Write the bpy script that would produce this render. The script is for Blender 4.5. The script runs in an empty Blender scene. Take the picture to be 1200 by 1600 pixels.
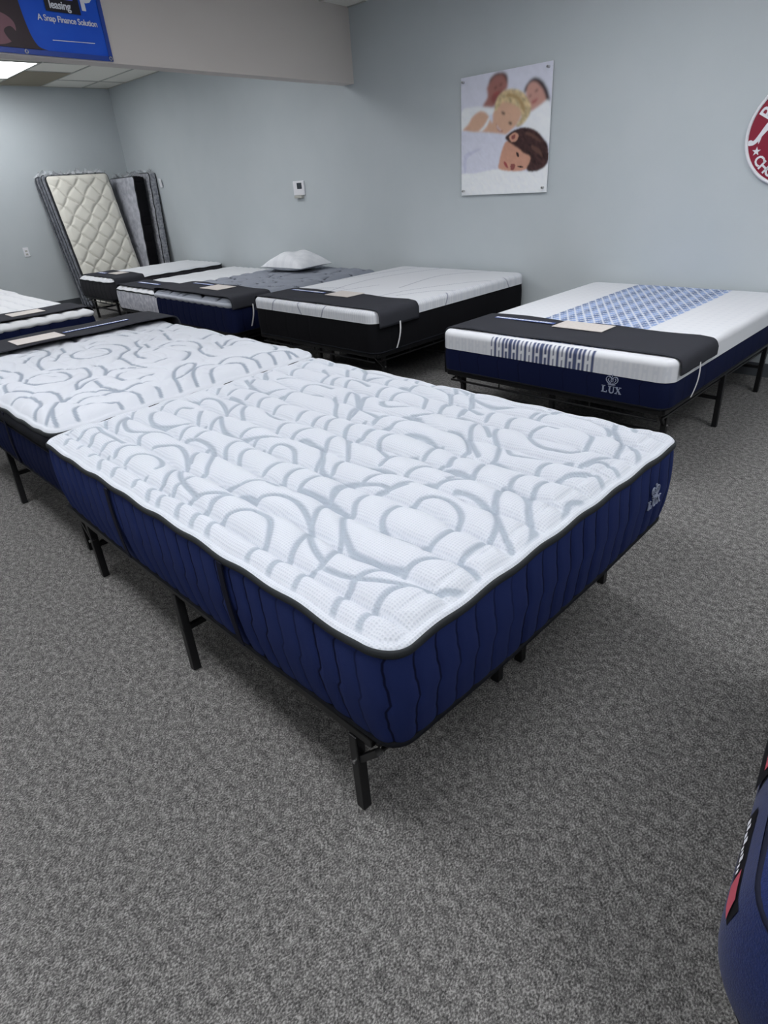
import bpy, bmesh, math, random
import numpy as np
from mathutils import Vector, Matrix
random.seed(7); RNG = np.random.default_rng(7)
SC = bpy.context.scene
C = SC.collection
PI = math.pi

# ------------------------------------------------------------------ camera
CAM_H, PITCH, ROLL, YAW, FPX = 1.5421, 0.5018, -0.0758, 0.8168, 957.81
fw = Vector((-math.sin(YAW)*math.cos(PITCH), math.cos(YAW)*math.cos(PITCH), -math.sin(PITCH)))
rt = Vector((math.cos(YAW), math.sin(YAW), 0)); up = rt.cross(fw)
rt2 = math.cos(ROLL)*rt + math.sin(ROLL)*up; up2 = -math.sin(ROLL)*rt + math.cos(ROLL)*up
cd = bpy.data.cameras.new('camera'); cam = bpy.data.objects.new('camera', cd); C.objects.link(cam)
cd.sensor_fit = 'VERTICAL'; cd.sensor_height = 36.0; cd.sensor_width = 27.0
cd.lens = FPX/1600*36.0; cd.clip_start = 0.02; cd.clip_end = 100
M = Matrix.Identity(4)
for i in range(3):
    M[i][0] = rt2[i]; M[i][1] = up2[i]; M[i][2] = -fw[i]
M[2][3] = CAM_H
cam.matrix_world = M
SC.camera = cam

# ------------------------------------------------------------------ world, exposure
wd = bpy.data.worlds.new('world'); SC.world = wd; wd.use_nodes = True
wd.node_tree.nodes['Background'].inputs[0].default_value = (.8, .9, 1, 1)
wd.node_tree.nodes['Background'].inputs[1].default_value = 0.02
SC.view_settings.view_transform = 'Standard'; SC.view_settings.look = 'None'
SC.view_settings.gamma = 1; SC.view_settings.use_curve_mapping = False
SC.view_settings.exposure = 0.0
LAMP_FRONT, LAMP_BACK = 17.5, 14.0        # strength of the fluorescent panels
CEIL_Z = 3.0
# (x, y) centres of the ceiling panels: front showroom, then the back bay behind the header
FRONT_LIGHTS = [(-2.2, 3.3), (0.4, 3.3), (3.0, 3.3), (-3.5, 0.3), (-1.0, 0.3), (1.6, 0.3), (-3.5, -2.7), (-1.0, -2.7)]
BACK_LIGHTS = [(-9.86, 3.285), (-6.81, 3.285), (-9.86, 0.845), (-6.81, 0.845)]

# ------------------------------------------------------------------ helpers
def srgb(r, g, b):
    f = lambda c: (c/12.92 if c <= .04045 else ((c+.055)/1.055)**2.4)
    return (f(r/255), f(g/255), f(b/255), 1)

def mesh_obj(name, verts, faces, mats, parent=None, smooth=False, loc=None, attrs=None, mat_idx=None):
    me = bpy.data.meshes.new(name)
    V = np.asarray(verts, dtype=np.float32).reshape(-1, 3)
    if isinstance(faces, np.ndarray):
        n, k = faces.shape
        me.vertices.add(len(V)); me.vertices.foreach_set('co', V.ravel())
        me.loops.add(n*k); me.loops.foreach_set('vertex_index', faces.astype(np.int32).ravel())
        me.polygons.add(n); me.polygons.foreach_set('loop_start', np.arange(0, n*k, k, dtype=np.int32))
        me.update(calc_edges=True); me.validate()
    else:
        me.from_pydata([tuple(map(float, v)) for v in V], [], [list(map(int, f)) for f in faces]); me.update()
    if not isinstance(mats, (list, tuple)): mats = [mats]
    for m in mats: me.materials.append(m)
    if mat_idx is not None: me.polygons.foreach_set('material_index', np.asarray(mat_idx, dtype=np.int32))
    if smooth: me.polygons.foreach_set('use_smooth', np.ones(len(me.polygons), dtype=bool))
    for an, arr in (attrs or {}).items():
        a = me.attributes.new(an, 'FLOAT', 'POINT'); a.data.foreach_set('value', np.asarray(arr, dtype=np.float32))
    o = bpy.data.objects.new(name, me); C.objects.link(o)
    if parent is not None: o.parent = parent
    if loc is not None: o.location = loc
    return o

def thing(name, label, cat, loc=(0, 0, 0), rz=0.0, group=None):
    o = bpy.data.objects.new(name, None); C.objects.link(o)
    o.location = loc; o.rotation_euler = (0, 0, rz); o.empty_display_size = .1
    o['label'] = label; o['category'] = cat
    if group: o['group'] = group
    return o

def struct(o): o['kind'] = 'structure'; return o

class MB:
    """collects simple solids, links them as ONE mesh"""
    def __init__(s): s.v = []; s.f = []; s.m = []
    def add(s, v, f, m=0):
        b = len(s.v); s.v += [tuple(p) for p in v]; s.f += [[i+b for i in q] for q in f]; s.m += [m]*len(f); return s
    def box(s, x0, x1, y0, y1, z0, z1, m=0):
        v = [(x, y, z) for z in (z0, z1) for y in (y0, y1) for x in (x0, x1)]
        return s.add(v, [(0, 2, 3, 1), (4, 5, 7, 6), (0, 1, 5, 4), (2, 6, 7, 3), (0, 4, 6, 2), (1, 3, 7, 5)], m)
    def bar(s, a, b, w, h=None, m=0):
        """square bar from a to b"""
        h = h or w; a = Vector(a); b = Vector(b); d = (b-a).normalized()
        ref = Vector((0, 0, 1)) if abs(d.z) < .9 else Vector((1, 0, 0))
        p = d.cross(ref).normalized()*w/2; q = p.cross(d).normalized()*h/2
        v = [a-p-q, a+p-q, a+p+q, a-p+q, b-p-q, b+p-q, b+p+q, b-p+q]
        return s.add(v, [(3, 2, 1, 0), (4, 5, 6, 7), (0, 1, 5, 4), (1, 2, 6, 5), (2, 3, 7, 6), (3, 0, 4, 7)], m)
    def tube(s, pts, r, n=8, m=0, cap=True, closed=False):
        P = [Vector(p) for p in pts]; k = len(P); ring = []; ref = None
        for i in range(k):
            if closed: d = (P[(i+1) % k]-P[i-1])
            else: d = P[min(i+1, k-1)]-P[max(i-1, 0)]
            d.normalize()
            if ref is None: ref = Vector((0, 0, 1)) if abs(d.z) < .9 else Vector((1, 0, 0))
            a = d.cross(ref).normalized(); b = a.cross(d).normalized(); ref = b
            ring.append([P[i]+(a*math.cos(t)+b*math.sin(t))*r for t in [2*PI*j/n for j in range(n)]])
        v = [p for r_ in ring for p in r_]; f = []
        for i in range(k if closed else k-1):
            i2 = (i+1) % k
            for j in range(n): f.append((i*n+j, i*n+(j+1) % n, i2*n+(j+1) % n, i2*n+j))
        if cap and not closed: f.append(list(range(n))[::-1]); f.append([(k-1)*n+j for j in range(n)])
        return s.add(v, f, m)
    def prism(s, poly, fn, t0, t1, m=0):
        """polygon in 2D extruded between depths t0..t1; fn(a,b,t) gives the 3D point"""
        n = len(poly); v = [fn(a, b, t0) for a, b in poly]+[fn(a, b, t1) for a, b in poly]
        f = [list(range(n))[::-1], [n+i for i in range(n)]]+[(i, (i+1) % n, n+(i+1) % n, n+i) for i in range(n)]
        return s.add(v, f, m)
    def ribbon(s, line, w, fn, t0, t1, m=0):
        """flat stroke of width w along a 2D polyline"""
        P = [Vector(p) for p in line]; L = []; R = []
        for i, p in enumerate(P):
            d = (P[min(i+1, len(P)-1)]-P[max(i-1, 0)]).normalized(); n = Vector((-d.y, d.x))
            ww = w[i] if isinstance(w, (list, tuple)) else w
            L.append(p+n*ww/2); R.append(p-n*ww/2)
        for i in range(len(P)-1): s.prism([R[i], R[i+1], L[i+1], L[i]], fn, t0, t1, m)
        return s
    def build(s, name, mats, parent=None, smooth=False, loc=None, bevel=0):
        o = mesh_obj(name, s.v, s.f, mats, parent, smooth, loc, mat_idx=s.m)
        bm = bmesh.new(); bm.from_mesh(o.data); bmesh.ops.recalc_face_normals(bm, faces=bm.faces); bm.to_mesh(o.data); bm.free()
        if bevel:
            md = o.modifiers.new('bevel', 'BEVEL'); md.width = bevel; md.segments = 2; md.limit_method = 'ANGLE'
        return o

def smooth_poly(P, k=5, closed=True):
    P = [Vector(p) for p in P]; n = len(P); out = []
    rng = range(n) if closed else range(n-1)
    for i in rng:
        if closed: a, b, c, d = P[i-1], P[i], P[(i+1) % n], P[(i+2) % n]
        else: a, b, c, d = P[max(i-1, 0)], P[i], P[i+1], P[min(i+2, n-1)]
        for j in range(k):
            t = j/k
            out.append(.5*((2*b)+(c-a)*t+(2*a-5*b+4*c-d)*t*t+(3*b-a-3*c+d)*t**3))
    if not closed: out.append(P[-1])
    return out

def text_mb(mb, body, size, fn, t0, t1, m=0, align='LEFT', spacing=1.0, bold=0.0):
    cu = bpy.data.curves.new('t', 'FONT'); cu.body = body; cu.size = size; cu.align_x = align
    cu.space_character = spacing; cu.offset = bold; cu.resolution_u = 3
    o = bpy.data.objects.new('t', cu); C.objects.link(o)
    dg = bpy.context.evaluated_depsgraph_get(); me = o.evaluated_get(dg).to_mesh()
    V = [(v.co.x, v.co.y) for v in me.vertices]; F = [list(p.vertices) for p in me.polygons]
    edges = {}
    for f in F:
        for i in range(len(f)):
            e = (f[i], f[(i+1) % len(f)]); edges[e] = 1
    n = len(V)
    v = [fn(a, b, t1) for a, b in V]+[fn(a, b, t0) for a, b in V]
    faces = F+[(a, a+n, b+n, b) for (a, b) in edges if (b, a) not in edges]
    mb.add(v, faces, m)
    o.to_mesh_clear() if False else None
    bpy.data.objects.remove(o); bpy.data.curves.remove(cu)

# ------------------------------------------------------------------ materials
def mat(name, base, rough=.8, spec=.3, metal=0, layers=(), noise=None, bump=None, dots=None, sheen=0, emit=0):
    m = bpy.data.materials.new(name); m.use_nodes = True; nt = m.node_tree; N = nt.nodes; L = nt.links
    bs = N['Principled BSDF']; bs.inputs['Roughness'].default_value = rough
    bs.inputs['Specular IOR Level'].default_value = spec; bs.inputs['Metallic'].default_value = metal
    if sheen: bs.inputs['Sheen Weight'].default_value = sheen; bs.inputs['Sheen Roughness'].default_value = .5
    tc = N.new('ShaderNodeTexCoord'); col = None
    rgb = N.new('ShaderNodeRGB'); rgb.outputs[0].default_value = base; col = rgb.outputs[0]
    def mix(fac, a, b_):
        x = N.new('ShaderNodeMix'); x.data_type = 'RGBA'
        if isinstance(fac, (float, int)): x.inputs[0].default_value = fac
        else: L.new(fac, x.inputs[0])
        L.new(a, x.inputs[6])
        if isinstance(b_, tuple): x.inputs[7].default_value = b_
        else: L.new(b_, x.inputs[7])
        return x.outputs[2]
    hgt = None
    if noise:                                 # (scale, colour, amount)
        nz = N.new('ShaderNodeTexNoise'); nz.inputs['Scale'].default_value = noise[0]; nz.inputs['Detail'].default_value = 4
        L.new(tc.outputs['Object'], nz.inputs['Vector'])
        mr = N.new('ShaderNodeMapRange'); mr.inputs[1].default_value = .35; mr.inputs[2].default_value = .65; mr.inputs[4].default_value = noise[2]
        L.new(nz.outputs['Fac'], mr.inputs[0]); col = mix(mr.outputs[0], col, noise[1])
    if dots:                                  # (pitch, colour, amount): knitted pin-dots
        sc = N.new('ShaderNodeVectorMath'); sc.operation = 'SCALE'; sc.inputs[3].default_value = 1/dots[0]; L.new(tc.outputs['Object'], sc.inputs[0])
        fr = N.new('ShaderNodeVectorMath'); fr.operation = 'FRACTION'; L.new(sc.outputs[0], fr.inputs[0])
        sp = N.new('ShaderNodeSeparateXYZ'); L.new(fr.outputs[0], sp.inputs[0])
        cb = N.new('ShaderNodeCombineXYZ'); L.new(sp.outputs[0], cb.inputs[0]); L.new(sp.outputs[1], cb.inputs[1])
        ds = N.new('ShaderNodeVectorMath'); ds.operation = 'DISTANCE'; L.new(cb.outputs[0], ds.inputs[0]); ds.inputs[1].default_value = (.5, .5, 0)
        mr = N.new('ShaderNodeMapRange'); mr.inputs[1].default_value = .42; mr.inputs[2].default_value = .2; mr.inputs[3].default_value = 0; mr.inputs[4].default_value = 1
        L.new(ds.outputs['Value'], mr.inputs[0])
        ml = N.new('ShaderNodeMath'); ml.operation = 'MULTIPLY'; L.new(mr.outputs[0], ml.inputs[0]); ml.inputs[1].default_value = dots[2]
        col = mix(ml.outputs[0], col, dots[1]); hgt = (mr.outputs[0], -.0012)
    for an, c in layers:
        at = N.new('ShaderNodeAttribute'); at.attribute_name = an; col = mix(at.outputs['Fac'], col, c)
    L.new(col, bs.inputs['Base Color'])
    nrm = None
    if bump:                                  # (scale, distance)
        nz = N.new('ShaderNodeTexNoise'); nz.inputs['Scale'].default_value = bump[0]; nz.inputs['Detail'].default_value = 3
        L.new(tc.outputs['Object'], nz.inputs['Vector'])
        bp = N.new('ShaderNodeBump'); bp.inputs['Distance'].default_value = bump[1]; L.new(nz.outputs['Fac'], bp.inputs['Height']); nrm = bp.outputs[0]
    if hgt:
        bp = N.new('ShaderNodeBump'); bp.inputs['Distance'].default_value = hgt[1]; L.new(hgt[0], bp.inputs['Height'])
        if nrm: L.new(nrm, bp.inputs['Normal'])
        nrm = bp.outputs[0]
    if nrm: L.new(nrm, bs.inputs['Normal'])
    if emit:
        bs.inputs['Emission Color'].default_value = (.97, .98, 1, 1); bs.inputs['Emission Strength'].default_value = emit
    return m

def carpet_mat():
    m = bpy.data.materials.new('carpet_loop'); m.use_nodes = True; nt = m.node_tree; N = nt.nodes; L = nt.links
    bs = N['Principled BSDF']; bs.inputs['Roughness'].default_value = .95; bs.inputs['Specular IOR Level'].default_value = .1
    tc = N.new('ShaderNodeTexCoord')
    mp = N.new('ShaderNodeMapping'); mp.inputs['Rotation'].default_value = (0, 0, .5); mp.inputs['Scale'].default_value = (1, .68, 1); L.new(tc.outputs['Object'], mp.inputs['Vector'])
    n1 = N.new('ShaderNodeTexNoise'); n1.inputs['Scale'].default_value = 235; n1.inputs['Detail'].default_value = 3; n1.inputs['Roughness'].default_value = .65; L.new(mp.outputs[0], n1.inputs['Vector'])
    n2 = N.new('ShaderNodeTexNoise'); n2.inputs['Scale'].default_value = 45; n2.inputs['Detail'].default_value = 2; L.new(tc.outputs['Object'], n2.inputs['Vector'])
    ad = N.new('ShaderNodeMath'); ad.operation = 'MULTIPLY_ADD'; L.new(n2.outputs['Fac'], ad.inputs[0]); ad.inputs[1].default_value = .35; L.new(n1.outputs['Fac'], ad.inputs[2])
    cr = N.new('ShaderNodeValToRGB'); L.new(ad.outputs[0], cr.inputs['Fac'])
    e = cr.color_ramp.elements
    e[0].position = .5; e[0].color = srgb(*CARPET[0]); e[1].position = .86; e[1].color = srgb(*CARPET[2])
    x = e.new(.67); x.color = srgb(*CARPET[1])
    L.new(cr.outputs[0], bs.inputs['Base Color'])
    bp = N.new('ShaderNodeBump'); bp.inputs['Distance'].default_value = .004; bp.inputs['Strength'].default_value = .6
    L.new(n1.outputs['Fac'], bp.inputs['Height']); L.new(bp.outputs[0], bs.inputs['Normal'])
    return m
CARPET = [(56, 55, 55), (102, 101, 100), (164, 162, 160)]

def plastic_mat():
    m = bpy.data.materials.new('clear_plastic'); m.use_nodes = True; nt = m.node_tree; N = nt.nodes; L = nt.links
    for n in list(N): N.remove(n)
    out = N.new('ShaderNodeOutputMaterial'); tr = N.new('ShaderNodeBsdfTransparent'); gl = N.new('ShaderNodeBsdfPrincipled')
    gl.inputs['Base Color'].default_value = (.75, .78, .82, 1); gl.inputs['Roughness'].default_value = .15
    mx = N.new('ShaderNodeMixShader'); mx.inputs[0].default_value = .42
    L.new(tr.outputs[0], mx.inputs[1]); L.new(gl.outputs[0], mx.inputs[2]); L.new(mx.outputs[0], out.inputs[0])
    return m

MT = dict(
    wall=mat('wall_paint', srgb(196, 203, 207), .85, .2, bump=(260, .0006), noise=(3, srgb(192, 200, 204), .6)),
    header=mat('header_paint', srgb(216, 209, 204), .85, .2, bump=(260, .0006)),
    base=mat('cove_base', srgb(84, 88, 93), .6),
    tile=mat('ceiling_tile', srgb(238, 236, 228), .95, .1, bump=(180, .002)),
    tbar=mat('ceiling_bar', srgb(180, 180, 174), .5),
    dim_panel=mat('dim_panel', srgb(150, 142, 126), .8),
    white_plastic=mat('white_plastic', srgb(232, 233, 238), .4, .4),
    screen=mat('dark_screen', srgb(52, 58, 66), .25, .5),
    metal=mat('black_metal', srgb(17, 17, 19), .4, .4),
    bolt=mat('steel_bolt', srgb(190, 190, 190), .3, .5, metal=1),
    knit=mat('white_knit', srgb(210, 214, 222), .9, .15, layers=[('band', srgb(170, 179, 191))], dots=(.0085, srgb(186, 193, 205), .5)),
    knit_far=mat('white_knit_plain', srgb(204, 208, 216), .9, .15, layers=[('band', srgb(150, 159, 172))], bump=(240, .001)),
    welt=mat('white_welt', srgb(235, 238, 243), .9, .1),
    navy=mat('navy_border', srgb(33, 45, 92), .8, .15, layers=[('line', srgb(9, 15, 46))], bump=(420, .0008)),
    navy_dark=mat('navy_dark_border', srgb(18, 25, 56), .85, .1, layers=[('line', srgb(8, 12, 34))], bump=(420, .0008)),
    tape=mat('charcoal_tape', srgb(44, 47, 50), .7, .2, bump=(500, .0006)),
    black_tape=mat('black_tape', srgb(14, 16, 24), .75, .2, bump=(500, .0006)),
    strap=mat('navy_black_webbing', srgb(11, 14, 32), .7, .2),
    thread=mat('silver_thread', srgb(158, 166, 188), .6, .3),
    black_fabric=mat('black_fabric', srgb(15, 15, 19), .85, .15, bump=(420, .0008)),
    foam=mat('white_foam_knit', srgb(222, 224, 229), .9, .12, layers=[('emboss', srgb(206, 210, 218)), ('blue', srgb(150, 172, 214)), ('deep', srgb(62, 74, 112))], bump=(300, .0006)),
    runner=mat('charcoal_runner', srgb(56, 57, 63), .9, .1, bump=(420, .0008)),
    card=mat('beige_card', srgb(214, 207, 202), .5, .3, noise=(60, srgb(190, 180, 176), .35)),
    print_blue=mat('print_blue', srgb(92, 112, 176), .6),
    print_white=mat('print_white', srgb(232, 234, 242), .6),
    elastic=mat('white_elastic', srgb(222, 222, 224), .8),
    greyquilt=mat('grey_quilt', srgb(142, 147, 158), .9, .12, layers=[('line', srgb(58, 62, 72))], bump=(240, .001)),
    charquilt=mat('charcoal_border', srgb(52, 52, 56), .85, .15, layers=[('line', srgb(30, 30, 34))], bump=(300, .001)),
    plainquilt=mat('white_quilt', srgb(220, 222, 226), .9, .12, layers=[('line', srgb(205, 208, 214))], bump=(240, .001)),
    floral=mat('white_floral_border', srgb(214, 215, 222), .9, .12, layers=[('line', srgb(196, 198, 208))], noise=(20, srgb(168, 170, 184), .9)),
    silveredge=mat('silver_edge', srgb(176, 180, 190), .9, .12, bump=(240, .001)),
    cream=mat('cream_quilt', srgb(218, 216, 207), .9, .12, layers=[('line', srgb(198, 195, 186))], bump=(260, .001)),
    greyswirl=mat('grey_white_ticking', srgb(188, 190, 198), .9, .12, noise=(14, srgb(140, 143, 154), .6), bump=(60, .004)),
    damask=mat('grey_damask', srgb(172, 174, 180), .7, .3, noise=(30, srgb(112, 114, 124), .8), bump=(50, .004)),
    wrapped=mat('wrapped_grey', srgb(128, 132, 140), .3, .5, noise=(22, srgb(86, 90, 100), .8), bump=(30, .012)),
    wrapped_dark=mat('wrapped_dark', srgb(70, 74, 84), .3, .5, noise=(22, srgb(120, 124, 132), .7), bump=(30, .012)),
    plastic=plastic_mat(),
    pillow=mat('white_pillow', srgb(226, 228, 233), .85, .15, layers=[('line', srgb(196, 199, 208))]),
    velvet=mat('navy_velvet', srgb(27, 42, 92), .9, .15, noise=(160, srgb(20, 32, 76), .8), bump=(380, .0015), sheen=.12),
    label_black=mat('label_black', srgb(12, 13, 20), .6), label_pink=mat('label_pink', srgb(186, 84, 100), .7),
    seam=mat('seam_navy', srgb(8, 13, 36), .8),
    carpet=carpet_mat(),
)
SWIRLS = """823,-396 822,-330 818,-257 802,-218 761,-185 711,-168 668,-176 644,-207 642,-240 615,-274 616,-328 641,-374 683,-397 734,-399 785,-391 818,-384
530,-383 497,-339 486,-288 495,-248 519,-223 540,-165
413,-365 394,-325 385,-283
370,-378 419,-380 492,-393 519,-398 531,-425 584,-475 619,-512 642,-556 661,-600 673,-632
525,-417 572,-462 626,-496 682,-524 746,-521 800,-516 846,-506
804,-645 787,-616 787,-577 800,-539 822,-516 850,-507
858,-514 853,-473 867,-433 899,-403 939,-394 981,-396 1021,-412
692,-627 747,-622 791,-608 835,-585 878,-563 920,-541 958,-526 983,-498 1017,-457
901,-661 891,-626 889,-591 902,-555
830,-735 814,-709 804,-678 804,-645
915,-730 900,-706 898,-678 903,-663
931,-391 924,-329 925,-269 917,-222 889,-168 844,-121 813,-70 778,21
684,-97 724,-93 779,-103 828,-121 850,-128 902,-179 950,-217 990,-247
157,-704 145,-675 160,-651
283,-735 247,-706 235,-674 250,-656
483,-733 461,-711 456,-679 460,-660
580,-740 560,-711 554,-681 565,-663
687,-741 670,-712 658,-677 669,-650
254,-659 244,-630 255,-597 282,-569 323,-563 370,-568 420,-604 462,-648 467,-665
233,-523 235,-494 268,-462 318,-451 376,-459 439,-484 492,-513 539,-554 601,-589 660,-610
419,-393 435,-438 474,-492 511,-543 537,-598 572,-652
160,-651 139,-615 130,-575 142,-552 175,-526 219,-520
48,-630 64,-605 115,-565 142,-552
276,-379 332,-372 390,-375
252,389 278,418 341,418 383,415 433,388 505,321
388,408 404,347 457,269 521,205 568,170
340,283 390,288 448,252 498,206 529,167
398,446 376,507 391,540 479,544
502,426 483,484 488,530 503,551 557,556
576,280 519,331 491,389 502,426
547,40 522,87 515,131 524,164
655,29 635,90 626,146 635,178 601,245 580,283
580,283 615,273 655,234 692,236 750,253 810,273 853,289
671,505 630,506 615,466 610,415 662,360 716,337 769,341 817,351 833,396 824,458 805,515 781,535
553,564 564,614 609,655 671,666 743,654 806,619 836,583
193,632 253,598 326,587 380,600 433,624 495,632 510,631
272,436 252,502 250,547 191,630
167,492 171,530 246,521 318,490 351,479
519,572 535,637 576,687 616,714 663,703
531,690 527,745 538,775
668,706 684,739 728,757 782,752 821,738 887,675
782,752 813,672 842,606 879,568 909,536 930,466 934,412 910,362 896,314 886,291
909,536 949,530 985,490 1009,443
902,303 921,340 955,349 991,331 1019,308
805,156 795,201 803,245 829,280 853,289
647,162 718,151 779,151 812,146
891,156 900,198 929,234 965,246 1010,211
790,37 776,83 784,125 812,146
965,-119 924,-71 892,-10 866,61 866,115 888,160 935,223
792,26 836,12 883,-17 927,-68 961,-111 988,-134 1011,-159
848,-118 808,-62 785,-14 785,20
974,-124 1004,-175 1016,-226
1009,-17 985,49 1005,96
655,29 621,-11 612,-47
570,3 595,22 643,20 659,24
264,-396 307,-378 366,-374
267,-379 251,-333 248,-282 270,-259
419,-374 377,-324 368,-275 388,-252
264,-232 228,-179 219,-126
413,-233 405,-195 413,-152 434,-113
225,-131 300,-125 377,-116 434,-113
-84,-125 -47,-99 21,-108 79,-114 141,-174 179,-239
74,-117 165,-191 213,-238 279,-252 345,-255 418,-237 475,-214 511,-215
-259,28 -299,95 -295,145
-217,-21 -165,4 -105,13
-160,29 -186,89 -176,142
-83,28 -116,82 -111,130
-342,306 -249,238 -177,165 -118,136
-90,155 -124,213 -163,283 -255,363
-163,283 -91,247 -20,226 35,208
-156,300 -191,353 -191,392
45,16 11,63 -1,118 12,159
72,-100 36,-50 31,-4 63,8 120,-28 206,-110
130,37 109,91 111,133 146,168 137,213 161,262 203,291
57,168 46,215 59,257 96,294 158,303 197,297
123,-26 111,13 136,31
344,-44 271,-10 219,34 200,86 213,134 247,168 323,173 396,151 415,156
434,39 420,89 406,149
354,-93 344,-35 366,6 407,28
477,-104 477,-58 499,-11 529,28
503,-15 550,11 599,25 646,15 652,-17 623,-61 609,-106
519,-230 520,-188 533,-142 562,-114 601,-105
542,37 522,95 519,152
-78,340 -34,333 23,372 55,417
-93,355 -103,424
135,309 160,359 185,399 151,481 137,545 97,594
272,436 246,510 226,579 175,645
-916,-247 -960,-183 -939,-128 -855,-100
-810,-239 -819,-195 -769,-174
-587,-255 -668,-193 -701,-166
-844,-106 -836,-60 -768,-42 -670,-69 -581,-109
-635,-7 -600,-72 -563,-145 -522,-210 -485,-251
-566,-147 -458,-211 -381,-244 -289,-251 -221,-223 -172,-182 -114,-141
-714,-389 -650,-378 -605,-335 -596,-273 -587,-255
-502,-381 -541,-334 -549,-285 -522,-255
-427,-349 -444,-309 -435,-271
-450,-385 -403,-362 -333,-361 -268,-372
-546,27 -584,80 -580,123
-756,20 -692,22 -600,4
-581,-9 -522,-69 -421,-129
-436,1 -360,-29 -285,-35 -264,-9
-421,24 -449,79 -429,118
-211,-114 -235,-56 -205,-13 -159,8 -105,13
-288,-230 -300,-176 -278,-129
-114,-117 -123,-62 -108,-10
-183,-245 -192,-212 -168,-185
-168,-383 -221,-339 -239,-284 -209,-253
-69,-389 -122,-340 -136,-296 -108,-257
-75,-252 -82,-210 -51,-188 11,-199 81,-253
-216,-497 -267,-455 -290,-407 -268,-372 -193,-418 -130,-476 -87,-509
-489,-503 -445,-471 -407,-444 -341,-453 -260,-485 -200,-519
-135,-646 -188,-600 -215,-555 -213,-537 -138,-579 -54,-607 8,-619 53,-627
-94,-585 -105,-554 -101,-519
-50,-656 -75,-631 -81,-613
49,-530 99,-506 109,-462 129,-425 164,-399 187,-389
156,-419 207,-417
80,-384 60,-335 54,-290 82,-261
201,-393 170,-356 151,-308 157,-264
63,-633 68,-601 99,-567 145,-536 193,-520 228,-520
160,-645 129,-609 130,-575 149,-539
94,-728 61,-702 44,-668 55,-646
185,-731 155,-706 141,-673 156,-648
-28,-730 -68,-698 -74,-667
-892,-524 -999,-467 -1055,-405 -1061,-357 -1050,-323
-787,-518 -853,-474 -900,-424 -933,-386 -975,-351 -1056,-328
-933,-386 -862,-445 -770,-484 -695,-490 -637,-456 -588,-410 -522,-395
-588,-301 -635,-356 -702,-380 -781,-366 -856,-321 -858,-285
-884,-552 -797,-568 -706,-567 -605,-566
-577,-526 -617,-493 -623,-456
-524,-642 -561,-612 -569,-570 -549,-546
-429,-644 -457,-603 -443,-565 -399,-541 -335,-549 -286,-574 -274,-599
-742,-644 -795,-610 -803,-573
-633,-645 -658,-615 -656,-583
-635,-694 -632,-664
-857,-706 -881,-681 -864,-648
-752,-692 -762,-669 -748,-649
-489,-724 -546,-694 -559,-658
-388,-717 -418,-689 -414,-660
-230,-710 -258,-685 -255,-651
-109,-723 -147,-693 -138,-656
-990,-693 -992,-673 -969,-661
-962,-640 -1003,-601 -1018,-553 -1014,-526
-855,-642 -893,-603 -890,-556
-969,533 -1012,599 -991,650 -942,678
-893,561 -893,615 -838,648 -743,634
-980,403 -1028,480 -999,533
-796,399 -852,464 -856,531
-799,672 -833,724 -806,759
-963,279 -1029,355 -1017,398 -932,348 -866,291
-852,300 -932,348 -952,403
-789,324 -728,378 -635,405 -565,418
-586,436 -625,522 -733,571
-563,287 -569,341 -522,372 -459,368 -421,365
-494,419 -541,480 -526,520
-831,189 -891,259 -866,291
-900,207 -779,162 -670,160 -627,203 -600,249
-889,33 -942,103 -922,146
-795,37 -816,95 -793,153
-986,29 -1030,93 -1003,141
-659,44 -693,103 -674,144
-546,27 -584,80 -583,134 -541,176
-531,168 -547,227 -504,269 -411,288
-1038,183 -1109,238
-760,638 -820,732 -813,781
-521,545 -615,643 -611,707
-606,710 -498,655 -415,556
-415,556 -354,594 -274,645 -245,681
-255,534 -277,607 -232,653
-499,413 -535,481 -517,529
-404,421 -449,498 -401,511 -292,476
-185,414 -214,493 -191,558 -144,571
-124,551 -118,622 -65,655 6,652 95,598 144,525 173,416 170,360 125,316
-97,410 -114,477 -89,525 -27,533 32,511 80,438
-98,364 -34,333 14,366 52,420
-175,672 -185,737 -118,743
-77,682 -58,728 16,708 74,663 95,598
113,737 179,638 236,557 278,447
40,706 125,680
163,552 255,513 341,477
50,172 37,228 60,271 120,299 173,309
38,27 -4,96 4,141
-122,260 -192,332 -200,405
-264,300 -313,379 -269,375 -162,292 -90,196 -88,157
-125,257 -51,237 31,212
129,43 117,106 151,167"""
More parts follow.
